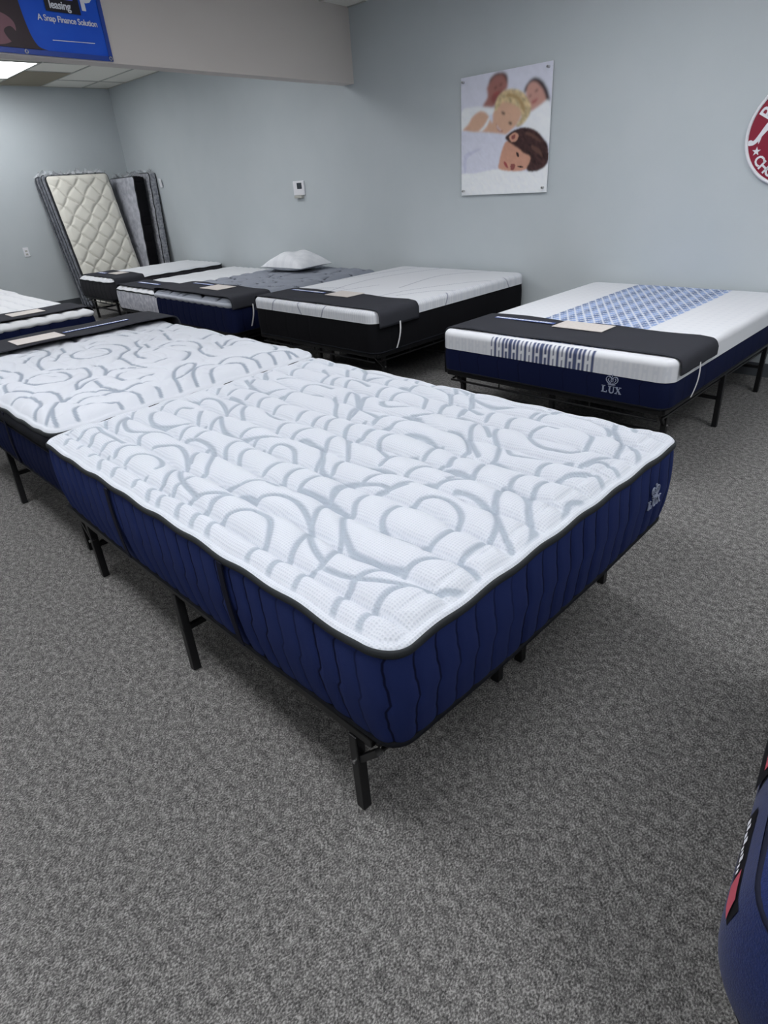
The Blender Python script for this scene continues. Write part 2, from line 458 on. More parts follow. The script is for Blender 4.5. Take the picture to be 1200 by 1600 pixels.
SWIRLS_ROSETTE = """-181,567 -107,534 -66,477 -77,399 -148,355 -257,357 -335,404 -341,478 -281,542 -205,565 -176,565
237,166 277,103 277,14 212,-41 113,-26 31,45 27,125 72,168 135,190 237,166
-521,220 -471,184 -453,124 -468,58 -510,18
-521,220 -614,227 -665,195 -669,141 -660,79
27,404 202,373 324,318 421,239 544,203 663,235
168,290 310,208 350,163 528,121
-117,24 -12,-48 48,-117 186,-147 282,-130 347,-56 339,13
-109,12 -245,28 -401,40 -469,28
36,-195 -90,-93 -207,-60 -303,-54
44,-191 220,-241 244,-305
-549,434 -445,399 -395,353 -356,296 -246,251 -146,240 -118,301 -45,331 -32,383
-549,434 -484,361 -448,292
-410,235 -309,184 -202,160 -136,170
-397,229 -337,167 -344,104 -428,68
-492,318 -620,338 -726,331 -795,310 -760,199 -786,157
-702,565 -573,537 -484,536 -439,588 -339,630 -249,676
-702,565 -644,513 -637,448 -676,375 -770,338
-980,606 -875,577 -828,536 -855,474 -932,434 -936,399 -1030,412
-759,527 -738,451 -773,371 -830,299 -943,294 -1047,325
-464,745 -424,692 -462,644 -579,635 -668,653 -723,700 -831,747
-678,581 -760,633 -843,680 -935,733
-781,641 -921,685 -1027,706
298,555 204,528 119,506 12,525 -113,584 -101,644 -243,680
322,414 433,349 452,274
52,606 135,602
-319,-409 -403,-349 -554,-312 -631,-318
-471,-517 -417,-598 -475,-654 -541,-668
-1027,-64 -906,-120 -823,-190 -807,-271 -880,-314 -1004,-283 -1049,-242
-848,-51 -740,-122 -729,-188 -765,-246 -732,-338 -793,-394 -919,-393 -1034,-354
-1049,30 -937,-8 -819,-66
-1043,123 -907,74 -810,39 -672,-45 -613,-136 -648,-175 -717,-126 -808,-26 -853,44
-1060,240 -955,195 -889,178
-166,-171 -105,-266 -153,-338 -232,-360
-319,-409 -191,-450 -49,-395 -66,-222
-853,-527 -974,-482 -1030,-441
-916,-602 -1000,-573 -1046,-543
-857,-394 -832,-475 -853,-527 -891,-589 -990,-626
-270,-541 -415,-485 -506,-450
-434,-496 -330,-597 -360,-684 -420,-740
241,-458 14,-384
-139,-515 -94,-638 -188,-663"""
POSTER = [
    ('wall_tone', '0,1000 1000,1000 975,688 691,604 12,732'),
    ('skin_tan', '318,902 357,962 416,982 485,981 527,951 537,874 515,845 447,812 413,758 379,728 261,745 315,811 306,878'),
    ('skin_deep', '386,836 445,845 498,855 470,826 424,782 396,751 352,781 363,813'),
    ('brown', '357,963 415,986 491,980 531,947 534,891 493,952 428,970 370,950 329,908 334,940'),
    ('dark', '391,876 420,885 418,877 397,867'),
    ('dark', '449,895 478,898 478,890 453,886'),
    ('lip', '386,836 434,842 446,833 411,820'),
    ('hair_dark', '715,821 750,871 813,900 879,880 936,825 975,751 983,715 952,710 924,780 871,840 815,872 762,860 735,810 723,796'),
    ('skin_pink', '735,806 762,860 815,872 871,844 924,780 947,707 874,683 799,659 779,710 747,761'),
    ('dark', '767,771 792,778 791,770 772,763'),
    ('dark', '828,801 853,810 856,801 832,794'),
    ('lip', '794,724 832,734 860,748 844,722 812,712'),
    ('linen', '800,651 874,683 984,707 1000,403 927,451 694,554 758,623'),
    ('linen', '7,728 129,755 280,740 385,719 392,684 307,659 209,599 26,566 4,566'),
    ('skin_light', '26,566 92,618 143,675 231,710 307,685 345,638 378,583 381,520 312,532 210,545'),
    ('linen', '216,552 272,584 315,632 335,654 343,634 316,589 261,548'),
    ('skin_light', '386,685 438,734 508,764 590,751 674,688 694,637 647,567 603,537 534,502 461,513 374,522 378,618'),
    ('blond', '397,726 435,805 515,845 607,843 700,807 772,734 794,660 749,591 683,551 642,555 696,621 674,688 591,730 503,756 451,729 410,691'),
    ('blond_deep', '563,815 657,780 717,716 733,650 704,669 671,729 611,777 518,796'),
    ('dark', '474,683 507,673 516,655 489,664'),
    ('dark', '558,596 590,587 589,568 567,579'),
    ('lip', '418,595 446,560 496,528 466,525 432,548'),
    ('linen', '429,578 449,555 484,532 459,539 434,559'),
    ('blanket', '2,561 184,540 337,530 485,504 535,479 525,440 469,338 449,231 348,208 152,192 43,181 0,188 1,360'),
    ('blanket_deep', '35,353 161,395 252,403 82,336 63,261 57,194 36,215'),
    ('linen', '0,188 152,192 437,217 599,193 813,180 916,186 996,227 1000,0 0,0'),
    ('skin_warm', '460,267 481,346 525,432 585,436 706,375 808,324 803,238 754,196 599,193 462,219'),
    ('hair_brown', '529,479 627,525 741,535 856,502 939,433 988,371 995,244 916,188 814,177 771,204 802,255 804,303 733,334 696,362 616,407 561,437'),
    ('hair_light', '767,498 848,466 919,410 874,422 803,461 745,483'),
    ('hair_light', '820,392 902,352 941,290 894,319 823,358'),
    ('skin_warm', '568,476 628,505 672,480 650,437 599,433'),
    ('skin_deep', '594,478 635,488 631,458 605,451'),
    ('dark', '650,344 676,338 685,306 664,312'),
    ('dark', '669,229 716,229 741,215 705,215'),
    ('lip', '515,281 546,261 567,220 542,230 522,252'),
    ('skin_deep', '596,250 644,247 634,207 598,204'),
]
# ================================================================== the room
X_FAR, Y_WALL, X_NEAR, Y_BACK = -11.118, 5.245, 4.6, -5.4
struct(MB().box(X_FAR, X_NEAR, Y_BACK, Y_WALL, -.1, 0).build('floor', MT['carpet']))
struct(MB().box(X_FAR-.12, X_NEAR+.12, Y_WALL, Y_WALL+.12, 0, CEIL_Z+.2).build('wall_right', MT['wall']))
struct(MB().box(X_FAR-.12, X_FAR, Y_BACK, Y_WALL, 0, CEIL_Z+.2).build('wall_left', MT['wall']))
struct(MB().box(X_NEAR, X_NEAR+.12, Y_BACK, Y_WALL, 0, CEIL_Z+.2).build('wall_front', MT['wall']))
struct(MB().box(X_FAR-.12, X_NEAR+.12, Y_BACK-.12, Y_BACK, 0, CEIL_Z+.2).build('wall_back', MT['wall']))
struct(MB().box(X_FAR, X_NEAR, Y_BACK, Y_WALL, CEIL_Z, CEIL_Z+.1).build('ceiling', MT['tile']))
struct(MB().box(X_FAR, X_FAR+.012, Y_BACK, Y_WALL, 0, .1).build('baseboard_left', MT['base']))
struct(MB().box(X_FAR, X_NEAR, Y_WALL-.012, Y_WALL, 0, .1).build('baseboard_right', MT['base']))
# dropped header across the opening to the back bay (it runs very slightly off square)
HZ = 2.378
HA = Vector((-5.549, 5.25, 0)); HB = Vector((-5.549+.1285*10.6, 5.25-10.6, 0)); HD = (HB-HA).normalized(); HN = Vector((-HD.y, HD.x, 0))
if HN.x < 0: HN = -HN
HT = .15
hb = MB(); q = [HA, HB, HB-HN*HT, HA-HN*HT]
hb.add([(p.x, p.y, HZ) for p in q]+[(p.x, p.y, CEIL_Z+.02) for p in q], [(0, 1, 2, 3), (4, 5, 6, 7), (0, 1, 5, 4), (1, 2, 6, 5), (2, 3, 7, 6), (3, 0, 4, 7)])
struct(hb.build('wall_header', MT['header']))
# ceiling grid
tb = MB()
for y in [4.83-.61*k for k in range(0, 9)]: tb.box(X_FAR, -5.3, y-.012, y+.012, CEIL_Z-.006, CEIL_Z+.004)
for x in (-10.47, -9.25, -8.03, -6.81): tb.box(x-.012, x+.012, -.1, Y_WALL, CEIL_Z-.006, CEIL_Z+.004)
tb.box(-9.872, -9.848, 3.61, 4.22, CEIL_Z-.006, CEIL_Z+.004)
tb.box(X_FAR, -5.3, Y_WALL-.02, Y_WALL, CEIL_Z-.006, CEIL_Z+.004); tb.box(X_FAR, X_FAR+.02, 0, Y_WALL, CEIL_Z-.006, CEIL_Z+.004)
struct(tb.build('trim_1', MT['tbar']))

def ceiling_light(x, y, e, label, group=None, n=[0]):
    n[0] += 1
    t = thing('ceiling_light', label, 'light', (x, y, CEIL_Z), 0, group)
    f = MB(); a, b = .61, .305
    f.box(-a, a, -b, -b+.025, -.012, .002); f.box(-a, a, b-.025, b, -.012, .002); f.box(-a, -a+.025, -b+.025, b-.025, -.012, .002); f.box(a-.025, a, -b+.025, b-.025, -.012, .002)
    f.build('frame', MT['tbar'], t)
    k = 'lamp%g' % e
    if k not in MT: MT[k] = mat('lit_diffuser', (.9, .9, .9, 1), .5, emit=e)
    MB().box(-a+.025, a-.025, -b+.025, b-.025, -.008, -.002).build('diffuser', MT[k], t)
for i, (x, y) in enumerate(BACK_LIGHTS):
    ceiling_light(x, y, LAMP_BACK, 'lit white ceiling light panel in the tiled ceiling just below the blue banner' if i == 0 else 'lit ceiling panel of the back bay hidden behind the dropped header', None if i == 0 else 'hidden back bay ceiling lights')
for x, y in FRONT_LIGHTS:
    ceiling_light(x, y, LAMP_FRONT, 'lit ceiling panel over the front showroom, above the edge of the view', 'front showroom ceiling lights')
dp = MB().box(-.57, .57, -.29, .29, -.01, .002).build('ceiling_panel', MT['dim_panel'], None, loc=(-10.44, 3.9, CEIL_Z))
dp['label'] = 'dull grey-brown ceiling panel beside the lit ceiling light'; dp['category'] = 'ceiling panel'

# ================================================================== mattress geometry
class RRect:
    """rounded rectangle L x W about the origin, walked by arc length from the middle of the +u end"""
    def __init__(s, L, W, r):
        s.L, s.W, s.r = L, W, r; a, b = L-2*r, W-2*r; c = PI*r/2
        s.seg = [b/2, c, a, c, b, c, a, c, b/2]; s.cum = np.concatenate([[0], np.cumsum(s.seg)]); s.P = s.cum[-1]
    def at(s, q):
        q = np.asarray(q) % s.P; L, W, r = s.L, s.W, s.r; a, b = L-2*r, W-2*r
        p = np.zeros(q.shape+(2,)); n = np.zeros(q.shape+(2,))
        k = np.clip(np.searchsorted(s.cum, q, side='right')-1, 0, 8); t = q-s.cum[k]
        def st(i, p0, d, nn):
            m = k == i; p[m] = np.array(p0)+t[m][:, None]*np.array(d); n[m] = nn
        def arc(i, c, a0):
            m = k == i; th = a0+t[m]/r; n[m] = np.c_[np.cos(th), np.sin(th)]; p[m] = np.array(c)+r*n[m]
        st(0, (L/2, 0), (0, 1), (1, 0)); arc(1, (a/2, b/2), 0); st(2, (a/2, W/2), (-1, 0), (0, 1)); arc(3, (-a/2, b/2), PI/2)
        st(4, (-L/2, b/2), (0, -1), (-1, 0)); arc(5, (-a/2, -b/2), PI); st(6, (-a/2, -W/2), (1, 0), (0, -1)); arc(7, (a/2, -b/2), 1.5*PI); st(8, (L/2, -b/2), (0, 1), (1, 0))
        return p, n
    def edge(s, u, v):
        """distance inside the outline"""
        qx = np.abs(u)-(s.L/2-s.r); qy = np.abs(v)-(s.W/2-s.r)
        return s.r-(np.hypot(np.maximum(qx, 0), np.maximum(qy, 0))+np.minimum(np.maximum(qx, qy), 0))

def wave(u, v, a=.0045): return a*(np.sin(2*PI*u/.235+1)+.8*np.sin(2*PI*v/.21+.4)+.5*np.sin(2*PI*u/.52))

def grid_top(R, step, inset=0.0):
    nu = int(round((R.L-2*inset)/step))+1; nv = int(round((R.W-2*inset)/step))+1
    u, v = np.meshgrid(np.linspace(-R.L/2+inset, R.L/2-inset, nu), np.linspace(-R.W/2+inset, R.W/2-inset, nv), indexing='ij')
    r = max(R.r-inset, .012); cu, cv = R.L/2-inset-r, R.W/2-inset-r
    du = np.maximum(np.abs(u)-cu, 0); dv = np.maximum(np.abs(v)-cv, 0); d = np.hypot(du, dv); o = (du > 0) & (dv > 0) & (d > r)
    k = np.where(o, r/np.maximum(d, 1e-9), 1)
    u2 = np.where(o, np.sign(u)*(cu+du*k), u); v2 = np.where(o, np.sign(v)*(cv+dv*k), v)
    idx = np.arange(nu*nv).reshape(nu, nv)
    f = np.stack([idx[:-1, :-1], idx[1:, :-1], idx[1:, 1:], idx[:-1, 1:]], -1).reshape(-1, 4)
    of = o.ravel(); f = f[~of[f].all(1)]
    return u2.ravel(), v2.ravel(), f

def loft(R, s, prof, jog=None, disp=None):
    """side wall: samples s round the outline, prof = [(outward, z)]; returns verts, faces, s grid, z grid"""
    V = []; S = []; Z = []
    for o, z in prof:
        ss = s+(jog(z) if jog else 0); p, n = R.at(ss)
        d = o+(disp(s, z) if disp else 0)
        V.append(np.c_[p+n*np.reshape(d, (-1, 1)) if np.ndim(d) else p+n*d, np.full(len(s), z)]); S.append(s); Z.append(np.full(len(s), z))
    n = len(s); m = len(prof); V = np.concatenate(V); i = np.arange(n); f = []
    for k in range(m-1):
        a = k*n+i; b = k*n+(i+1) % n; f.append(np.stack([a, b, b+n, a+n], -1))
    return V, np.concatenate(f), np.concatenate(S), np.concatenate(Z)

def curve_field(u, v, curves, rad=.09):
    """distance to the nearest curve, up to rad"""
    D = np.full(u.shape, rad)
    for c in curves:
        c = np.asarray(c, dtype=float)
        for a, b in zip(c[:-1], c[1:]):
            lo = np.minimum(a, b)-rad; hi = np.maximum(a, b)+rad
            m = np.nonzero((u > lo[0]) & (u < hi[0]) & (v > lo[1]) & (v < hi[1]))[0]
            if not len(m): continue
            ab = b-a; l2 = max(ab@ab, 1e-12); pu = u[m]-a[0]; pv = v[m]-a[1]
            t = np.clip((pu*ab[0]+pv*ab[1])/l2, 0, 1)
            D[m] = np.minimum(D[m], np.hypot(pu-t*ab[0], pv-t*ab[1]))
    return D

def ring_tube(name, R, out, zfun, a, b, m, parent, ds=.02, squash=2.2):
    """welt round a mattress: a = half width outward, b = half height"""
    n = int(R.P/ds); s = np.linspace(0, R.P, n, endpoint=False); p, nn = R.at(s); z0 = zfun(p[:, 0], p[:, 1]); k = 10
    V = []
    for j in range(k):
        t = 2*PI*j/k; c, q = math.cos(t), math.sin(t); c = math.copysign(abs(c)**(2/squash), c); q = math.copysign(abs(q)**(2/squash), q)
        V.append(np.c_[p+nn*(out+a*c), z0+b*q])
    V = np.concatenate(V); i = np.arange(n); f = []
    for j in range(k):
        j2 = (j+1) % k; f.append(np.stack([j*n+i, j*n+(i+1) % n, j2*n+(i+1) % n, j2*n+i], -1))
    return mesh_obj(name, V, np.concatenate(f), m, parent, True)

def sag(R, u, v): return -.020*np.clip((np.hypot(R.L/2-np.abs(u), R.W/2-np.abs(v))-.08)/.4, 0, 1)

def stitched_side(name, R, z0, z1, m, parent, pitch=.074, dent=.006, bulge=.010, tuck=.0, rows=15, hem=True, jogw=.14, wav=True):
    n = max(8, int(round(R.P/pitch))); pt = R.P/n
    offs = np.array([-.5, -.36, -.22, -.12, -.06, -.028, 0, .028, .06, .12, .22, .36])*pt
    s = (np.arange(n)[:, None]*pt+offs[None]).ravel(); loc = np.tile(offs, n)
    zs = np.linspace(z0, z1, rows)
    jog = lambda z: .0045*(1 if math.sin(2*PI*(z-z0)/jogw+.6) > 0 else -1)+.002*math.sin(z*90)
    rnd = np.repeat(RNG.uniform(.4, 1.4, n), len(offs))
    def disp(s_, z):
        t = (z-z0)/(z1-z0); b = bulge*math.sin(PI*min(max(t, 0), 1))**.7-tuck*(1-t)**3
        nb = .5+.5*abs(math.sin(2*PI*(z-z0)/jogw*.5+.3))
        return b-dent*rnd*nb*np.exp(-(loc/.011)**2)
    V, f, S, Z = loft(R, s, [(0, z) for z in zs], jog, disp)
    if wav: V[:, 2] += wave(V[:, 0], V[:, 1])*np.clip((V[:, 2]-z0)/(z1-z0), 0, 1)**3
    if tuck: V[:, 2] += sag(R, V[:, 0], V[:, 1])*(1-np.clip((V[:, 2]-z0)/(z1-z0), 0, 1))**2
    line = np.tile(((np.abs(loc) < .003).astype(float)*np.clip(rnd, .35, 1)), rows)
    return mesh_obj(name, V, f, m, parent, True, attrs={'line': line})

def bottom_cap(R, z, m, parent, name='base_panel'):
    s = np.linspace(0, R.P, 120, endpoint=False); p, _ = R.at(s)
    return mesh_obj(name, np.c_[p*.985, np.full(len(p), z)], [list(range(len(p)))[::-1]], m, parent)

# --- the sewn crown and letters
def crown_logo(parent, origin, ax, up_, nrm, h, m, name='logo'):
    """crown-and-letters mark: origin = bottom centre, h = overall height"""
    ax, up_, nrm, origin = map(Vector, (ax, up_, nrm, origin)); mb = MB()
    fn = lambda a, b, t: origin+ax*a*h+up_*b*h+nrm*t
    T = (-.002, .0025)
    def box(x0, x1, y0, y1): mb.prism([(x0, y0), (x1, y0), (x1, y1), (x0, y1)], fn, *T)
    # L
    box(-.48, -.40, 0, .36); box(-.53, -.34, .33, .36); box(-.53, -.22, 0, .035); box(-.25, -.22, 0, .11)
    # U
    box(-.12, -.05, .1, .36); box(.11, .145, .1, .36); box(-.17, -.0, .33, .36); box(.06, .2, .33, .36)
    mb.ribbon(smooth_poly([(-.085, .12), (-.06, .04), (.02, .01), (.1, .04), (.128, .12)], 4, False), .05, fn, *T)
    # X
    mb.ribbon([(.27, .35), (.5, .01)], .075, fn, *T); mb.ribbon([(.48, .35), (.26, .01)], .035, fn, *T)
    box(.22, .36, .335, .36); box(.42, .54, .335, .36); box(.21, .34, 0, .025); box(.43, .56, 0, .025)
    # crown: band, curls, heart, small cross
    for sg in (-1, 1):
        mb.ribbon(smooth_poly([(0, .47), (sg*.16, .5), (sg*.29, .62), (sg*.31, .76), (sg*.22, .86), (sg*.1, .84), (sg*.03, .74), (sg*.07, .62)], 4, False), .035, fn, *T)
        mb.ribbon(smooth_poly([(sg*.05, .52), (sg*.15, .6), (sg*.21, .7), (sg*.15, .78)], 4, False), .026, fn, *T)
        mb.ribbon(smooth_poly([(0, .58), (sg*.06, .68), (0, .8)], 4, False), .024, fn, *T)
    mb.ribbon(smooth_poly([(-.2, .45), (0, .42), (.2, .45)], 4, False), .03, fn, *T)
    mb.ribbon([(0, .86), (0, 1.0)], .03, fn, *T); mb.ribbon([(-.05, .945), (.05, .945)], .03, fn, *T)
    return mb.build(name, m, parent)

def strap_piece(name, parent, pts, w, axis, m, th=.004):
    """flat strip of width w along axis following pts (list of (p, outward normal))"""
    mb = MB(); ax = Vector(axis)*w/2; k = len(pts); v = []
    for p, n in pts:
        p = Vector(p); n = Vector(n); v += [p-ax, p+ax, p+ax+n*th, p-ax+n*th]
    f = []
    for i in range(k-1):
        for j in range(4): f.append((i*4+j, i*4+(j+1) % 4, i*4+4+(j+1) % 4, i*4+4+j))
    f += [(3, 2, 1, 0), tuple((k-1)*4+j for j in range(4))]
    mb.add(v, f); return mb.build(name, m, parent)

# ================================================================== swirl-quilted mattress
def swirl_curves(src=None):
    return [np.array([tuple(int(x)/1000 for x in p.split(',')) for p in ln.split()]) for ln in (src or SWIRLS).split('\n') if ln.strip()]

def swirl_mattress(label, cx, cy, zb, rz, L, W, h, step, top_m, side_m, flip=False, pillow_top=False, logo=True, handles=()):
    t = thing('mattress', label, 'mattress', (cx, cy, zb), rz)
    R = RRect(L, W, .078); zt = h-.012
    curves = [np.array(smooth_poly(c, 3, False)) for c in swirl_curves(SWIRLS_ROSETTE if pillow_top else SWIRLS)]
    if pillow_top:                           # fill the gaps of the rosette drawing with the same ribbon arcs
        for c in swirl_curves():
            c = -np.array(smooth_poly(c, 3, False)); q = np.concatenate(curves)
            if min(np.hypot(*(q-p).T).min() for p in c) > .035: curves.append(c)
    u, v, f = grid_top(R, step); e = R.edge(u, v)
    D = curve_field(u, v, curves)
    # long wavy quilting rows
    dr = np.full(u.shape, .2)
    vs = [-.66, -.525, -.39, -.252, -.115, .015, .15, .285, .42, .555, .66]
    for k, v0 in enumerate(vs):
        am = .003 if k in (0, len(vs)-1) else .007
        dr = np.minimum(dr, np.abs(v-(v0+am*np.sin(2*PI*u/.46+k*1.7)+am*.5*np.sin(2*PI*u/.19+k))))
    for u0 in (-L/2+.075, L/2-.075): dr = np.minimum(dr, np.abs(u-(u0+.004*np.sin(2*PI*v/.3)))+.01)
    puff = (1-(.5 if pillow_top else .5)*np.exp(-D/(.020 if pillow_top else .012)))*(1-(.12 if pillow_top else .92)*np.exp(-dr/.017))
    if pillow_top:                           # extra tufting between the ribbons
        D2 = curve_field(-u, -v, [np.array(smooth_poly(c, 3, False)) for c in swirl_curves()[::2]])
        puff *= 1-.35*np.exp(-D2/.016)
    A = .040 if not pillow_top else .038
    fall = np.clip((e-.02)/.06, 0, 1)**.6
    roll = np.clip(1-((e-.010)/.011)**2, 0, None)*.007
    z = zt+wave(u, v)*np.clip(1-e/.12, 0, 1)+roll+A*puff*fall+.006*np.sin(2*PI*u/.9+.5)*np.sin(2*PI*v/.7)*fall
    if pillow_top: z += .018*np.clip(e/.1, 0, 1)**.5
    else: z += .009*np.clip((-L/2+.06-u)/.05, 0, 1)**.6*np.clip(e/.012, .3, 1)      # pressed up against its neighbour
    band = np.clip(1-(D-.0078)/.004, 0, 1)*np.clip((e-.018)/.01, 0, 1)
    mesh_obj('top_panel', np.c_[u, v, z], f, top_m, t, True, attrs={'band': band})
    zf = lambda uu, vv: zt-.010+wave(uu, vv)
    ring_tube('top_piping', R, .002, zf, .006, .0115, MT['tape'], t)
    if pillow_top:
        s = np.linspace(0, R.P, 260, endpoint=False)
        V, f2, S, Z = loft(R, s, [(.0, zt-.092), (.012, zt-.075), (.016, zt-.05), (.012, zt-.03), (.0, zt-.016)])
        V[:, 2] += wave(V[:, 0], V[:, 1])*np.clip((V[:, 2]-(zt-.09))/.08, 0, 1)
        mesh_obj('gusset', V, f2, MT['black_tape'], t, True)
        ring_tube('gusset_piping', R, .002, lambda uu, vv: np.full(uu.shape, zt-.096), .005, .006, MT['black_tape'], t)
        sd = stitched_side('side_panel', R, .012, zt-.098, side_m, t, wav=False)
    else:
        sd = stitched_side('side_panel', R, .012, zt-.018, side_m, t, tuck=.012)
    ring_tube('bottom_piping', R, -.013 if not pillow_top else -.003, lambda uu, vv: .010+(0 if pillow_top else 1)*sag(R, uu, vv), .006, .009, MT['black_tape'], t)
    bottom_cap(R, .006, MT['black_tape'], t)
    for (uh, sg) in handles:
        zz = np.linspace(.016, zt-.02, 9); b = .010*np.sin(PI*(zz/h))**.7
        sl = .030
        strap_piece('handle_strap', t, [((uh+sl*(1-z_/zt), sg*(W/2+.004+b_), z_), (0, sg, 0)) for z_, b_ in zip(zz, b)], .026, (1, 0, 0), MT['strap'])
    if logo:
        crown_logo(sd, (L/2+.0115, W/2-.195, .130), (0, 1, 0), (0, 0, 1), (1, 0, 0), .088, MT['thread'])
    return t

# ================================================================== foam mattresses and plain quilted ones
def foam_mattress(label, cx, cy, zb, rz, L, W, h, cap, r, kind, side_m):
    t = thing('mattress', label, 'mattress', (cx, cy, zb), rz)
    R = RRect(L, W, r); rt_ = .035
    # cap: side rings, rolled rim, then the flat top, all in one cover
    n = int(R.P/.008); s = np.linspace(0, R.P, n, endpoint=False)
    prof = [(0.006, z) for z in np.linspace(h-cap, h-rt_, 14)]+[(.006-rt_*(1-math.cos(a)), h-rt_+rt_*math.sin(a)) for a in np.linspace(.2, PI/2, 7)]
    V, f, S, Z = loft(R, s, prof)
    u, v, f2 = grid_top(R, .01, rt_-.008); z2 = np.full(u.shape, h)+.004*np.sin(u*2.1)*np.sin(v*2.4)*np.clip(R.edge(u, v)/.3, 0, 1)
    V2 = np.c_[u, v, z2]; A = np.concatenate([V, V2]); F = np.concatenate([f, f2+len(V)])
    U, Vv, ZZ = A[:, 0], A[:, 1], A[:, 2]; top = np.r_[np.zeros(len(V)), np.ones(len(V2))]; side = 1-top
    emb = np.zeros(len(A)); blue = np.zeros(len(A)); deep = np.zeros(len(A))
    SS = np.r_[S, np.zeros(len(V2))]
    if kind == 'lattice':
        zone = (np.abs(Vv) < W*.235) & (U < L/2-.06)
        # criss-cross ribbons across the middle third
        a = np.abs(np.sin(PI*(U*.62+Vv)/.062)); b = np.abs(np.sin(PI*(U*.62-Vv)/.062))
        cell = np.clip((np.minimum(a, b)-.28)/.15, 0, 1)
        tri = np.clip((np.abs(np.sin(PI*U/.028))-.25)/.3, 0, 1)
        blue = np.where(zone & (top > 0), .14+.86*cell, 0)
        deep = np.where(zone & (top > 0), cell*tri*np.clip(.35+.45*np.sin(2*PI*Vv/.124)+.4*(Vv/W+.2), 0, .85), 0)
        emb = np.where((~zone) & (top > 0), .3*np.clip((np.sin(PI*(U+Vv)/.06)*np.sin(PI*(U-Vv)/.06)-.4)*3, 0, 1), 0)
        # the row of H shapes on the foot end, sewn in navy in the middle, tone on tone elsewhere
        per = .054; q = (Vv/per) % 1; zc = (ZZ-(h-cap))/cap
        hsh = ((np.abs(q-.28) < .12) | (np.abs(q-.72) < .12) | ((np.abs(zc-.42) < .09) & (np.abs(q-.5) < .3)))
        zone_h = (np.abs(Vv+.015) < per*6.6) & (U > L/2-.06) & (side > 0)
        deep = np.where(zone_h, (1-hsh)*.95*(zc < .97), deep)
        emb = np.where((~zone_h) & (side > 0) & (zc < .75), hsh*.55, emb)
    else:
        # fine ribs on the rim, long thin grey lines wandering over the top
        emb = np.where(side > 0, .9*((np.sin(2*PI*SS/.022) > .25) & (ZZ > h-cap+.008)), .12*(np.sin(2*PI*(U+.4*Vv)/.05) > 0))
        lines = [[(1.0, -.75), (.6, -.34), (.05, -.1)], [(.98, .1), (.5, -.3), (-.2, -.42), (-.98, -.2)], [(.98, .32), (.2, .36), (-.4, .62), (-.5, .8)], [(.1, .2), (-.6, .1), (-1.0, .45)], [(.4, .45), (.1, .6), (0, .76)], [(-.98, -.5), (-.5, -.62), (.1, -.76)], [(.7, -.76), (.4, -.55), (.3, -.3)]]
        D = curve_field(U, Vv, [np.array(smooth_poly(l, 5, False)) for l in lines], .04)
        deep = np.clip(1-(D-.002)/.006, 0, 1)*.6*top
        for s0, sl in ((.22, .5), (-.13, -.6), (-.45, .4), (1.6, .5), (2.4, -.6), (R.P-1.3, .5), (R.P-2.1, -.5)):
            ds = np.abs(((SS-(s0+(ZZ-h)*sl)+R.P/2) % R.P)-R.P/2); deep = np.maximum(deep, side*np.clip(1-(ds-.002)/.006, 0, 1)*.8)
    mesh_obj('top_cover', A, F, MT['foam'], t, True, attrs={'emboss': emb, 'blue': blue, 'deep': deep})
    sd = stitched_side('side_panel', R, .010, h-cap+.004, side_m, t, pitch=.15, dent=.002, bulge=.006, rows=9, wav=False)
    ring_tube('bottom_piping', R, -.002, lambda uu, vv: np.full(uu.shape, .008), .005, .007, MT['black_tape'], t)
    bottom_cap(R, .004, MT['black_tape'], t)
    if kind == 'lattice': crown_logo(sd, (L/2+.007, W*.25+.07, .055), (0, 1, 0), (0, 0, 1), (1, 0, 0), .105, MT['thread'])
    return t

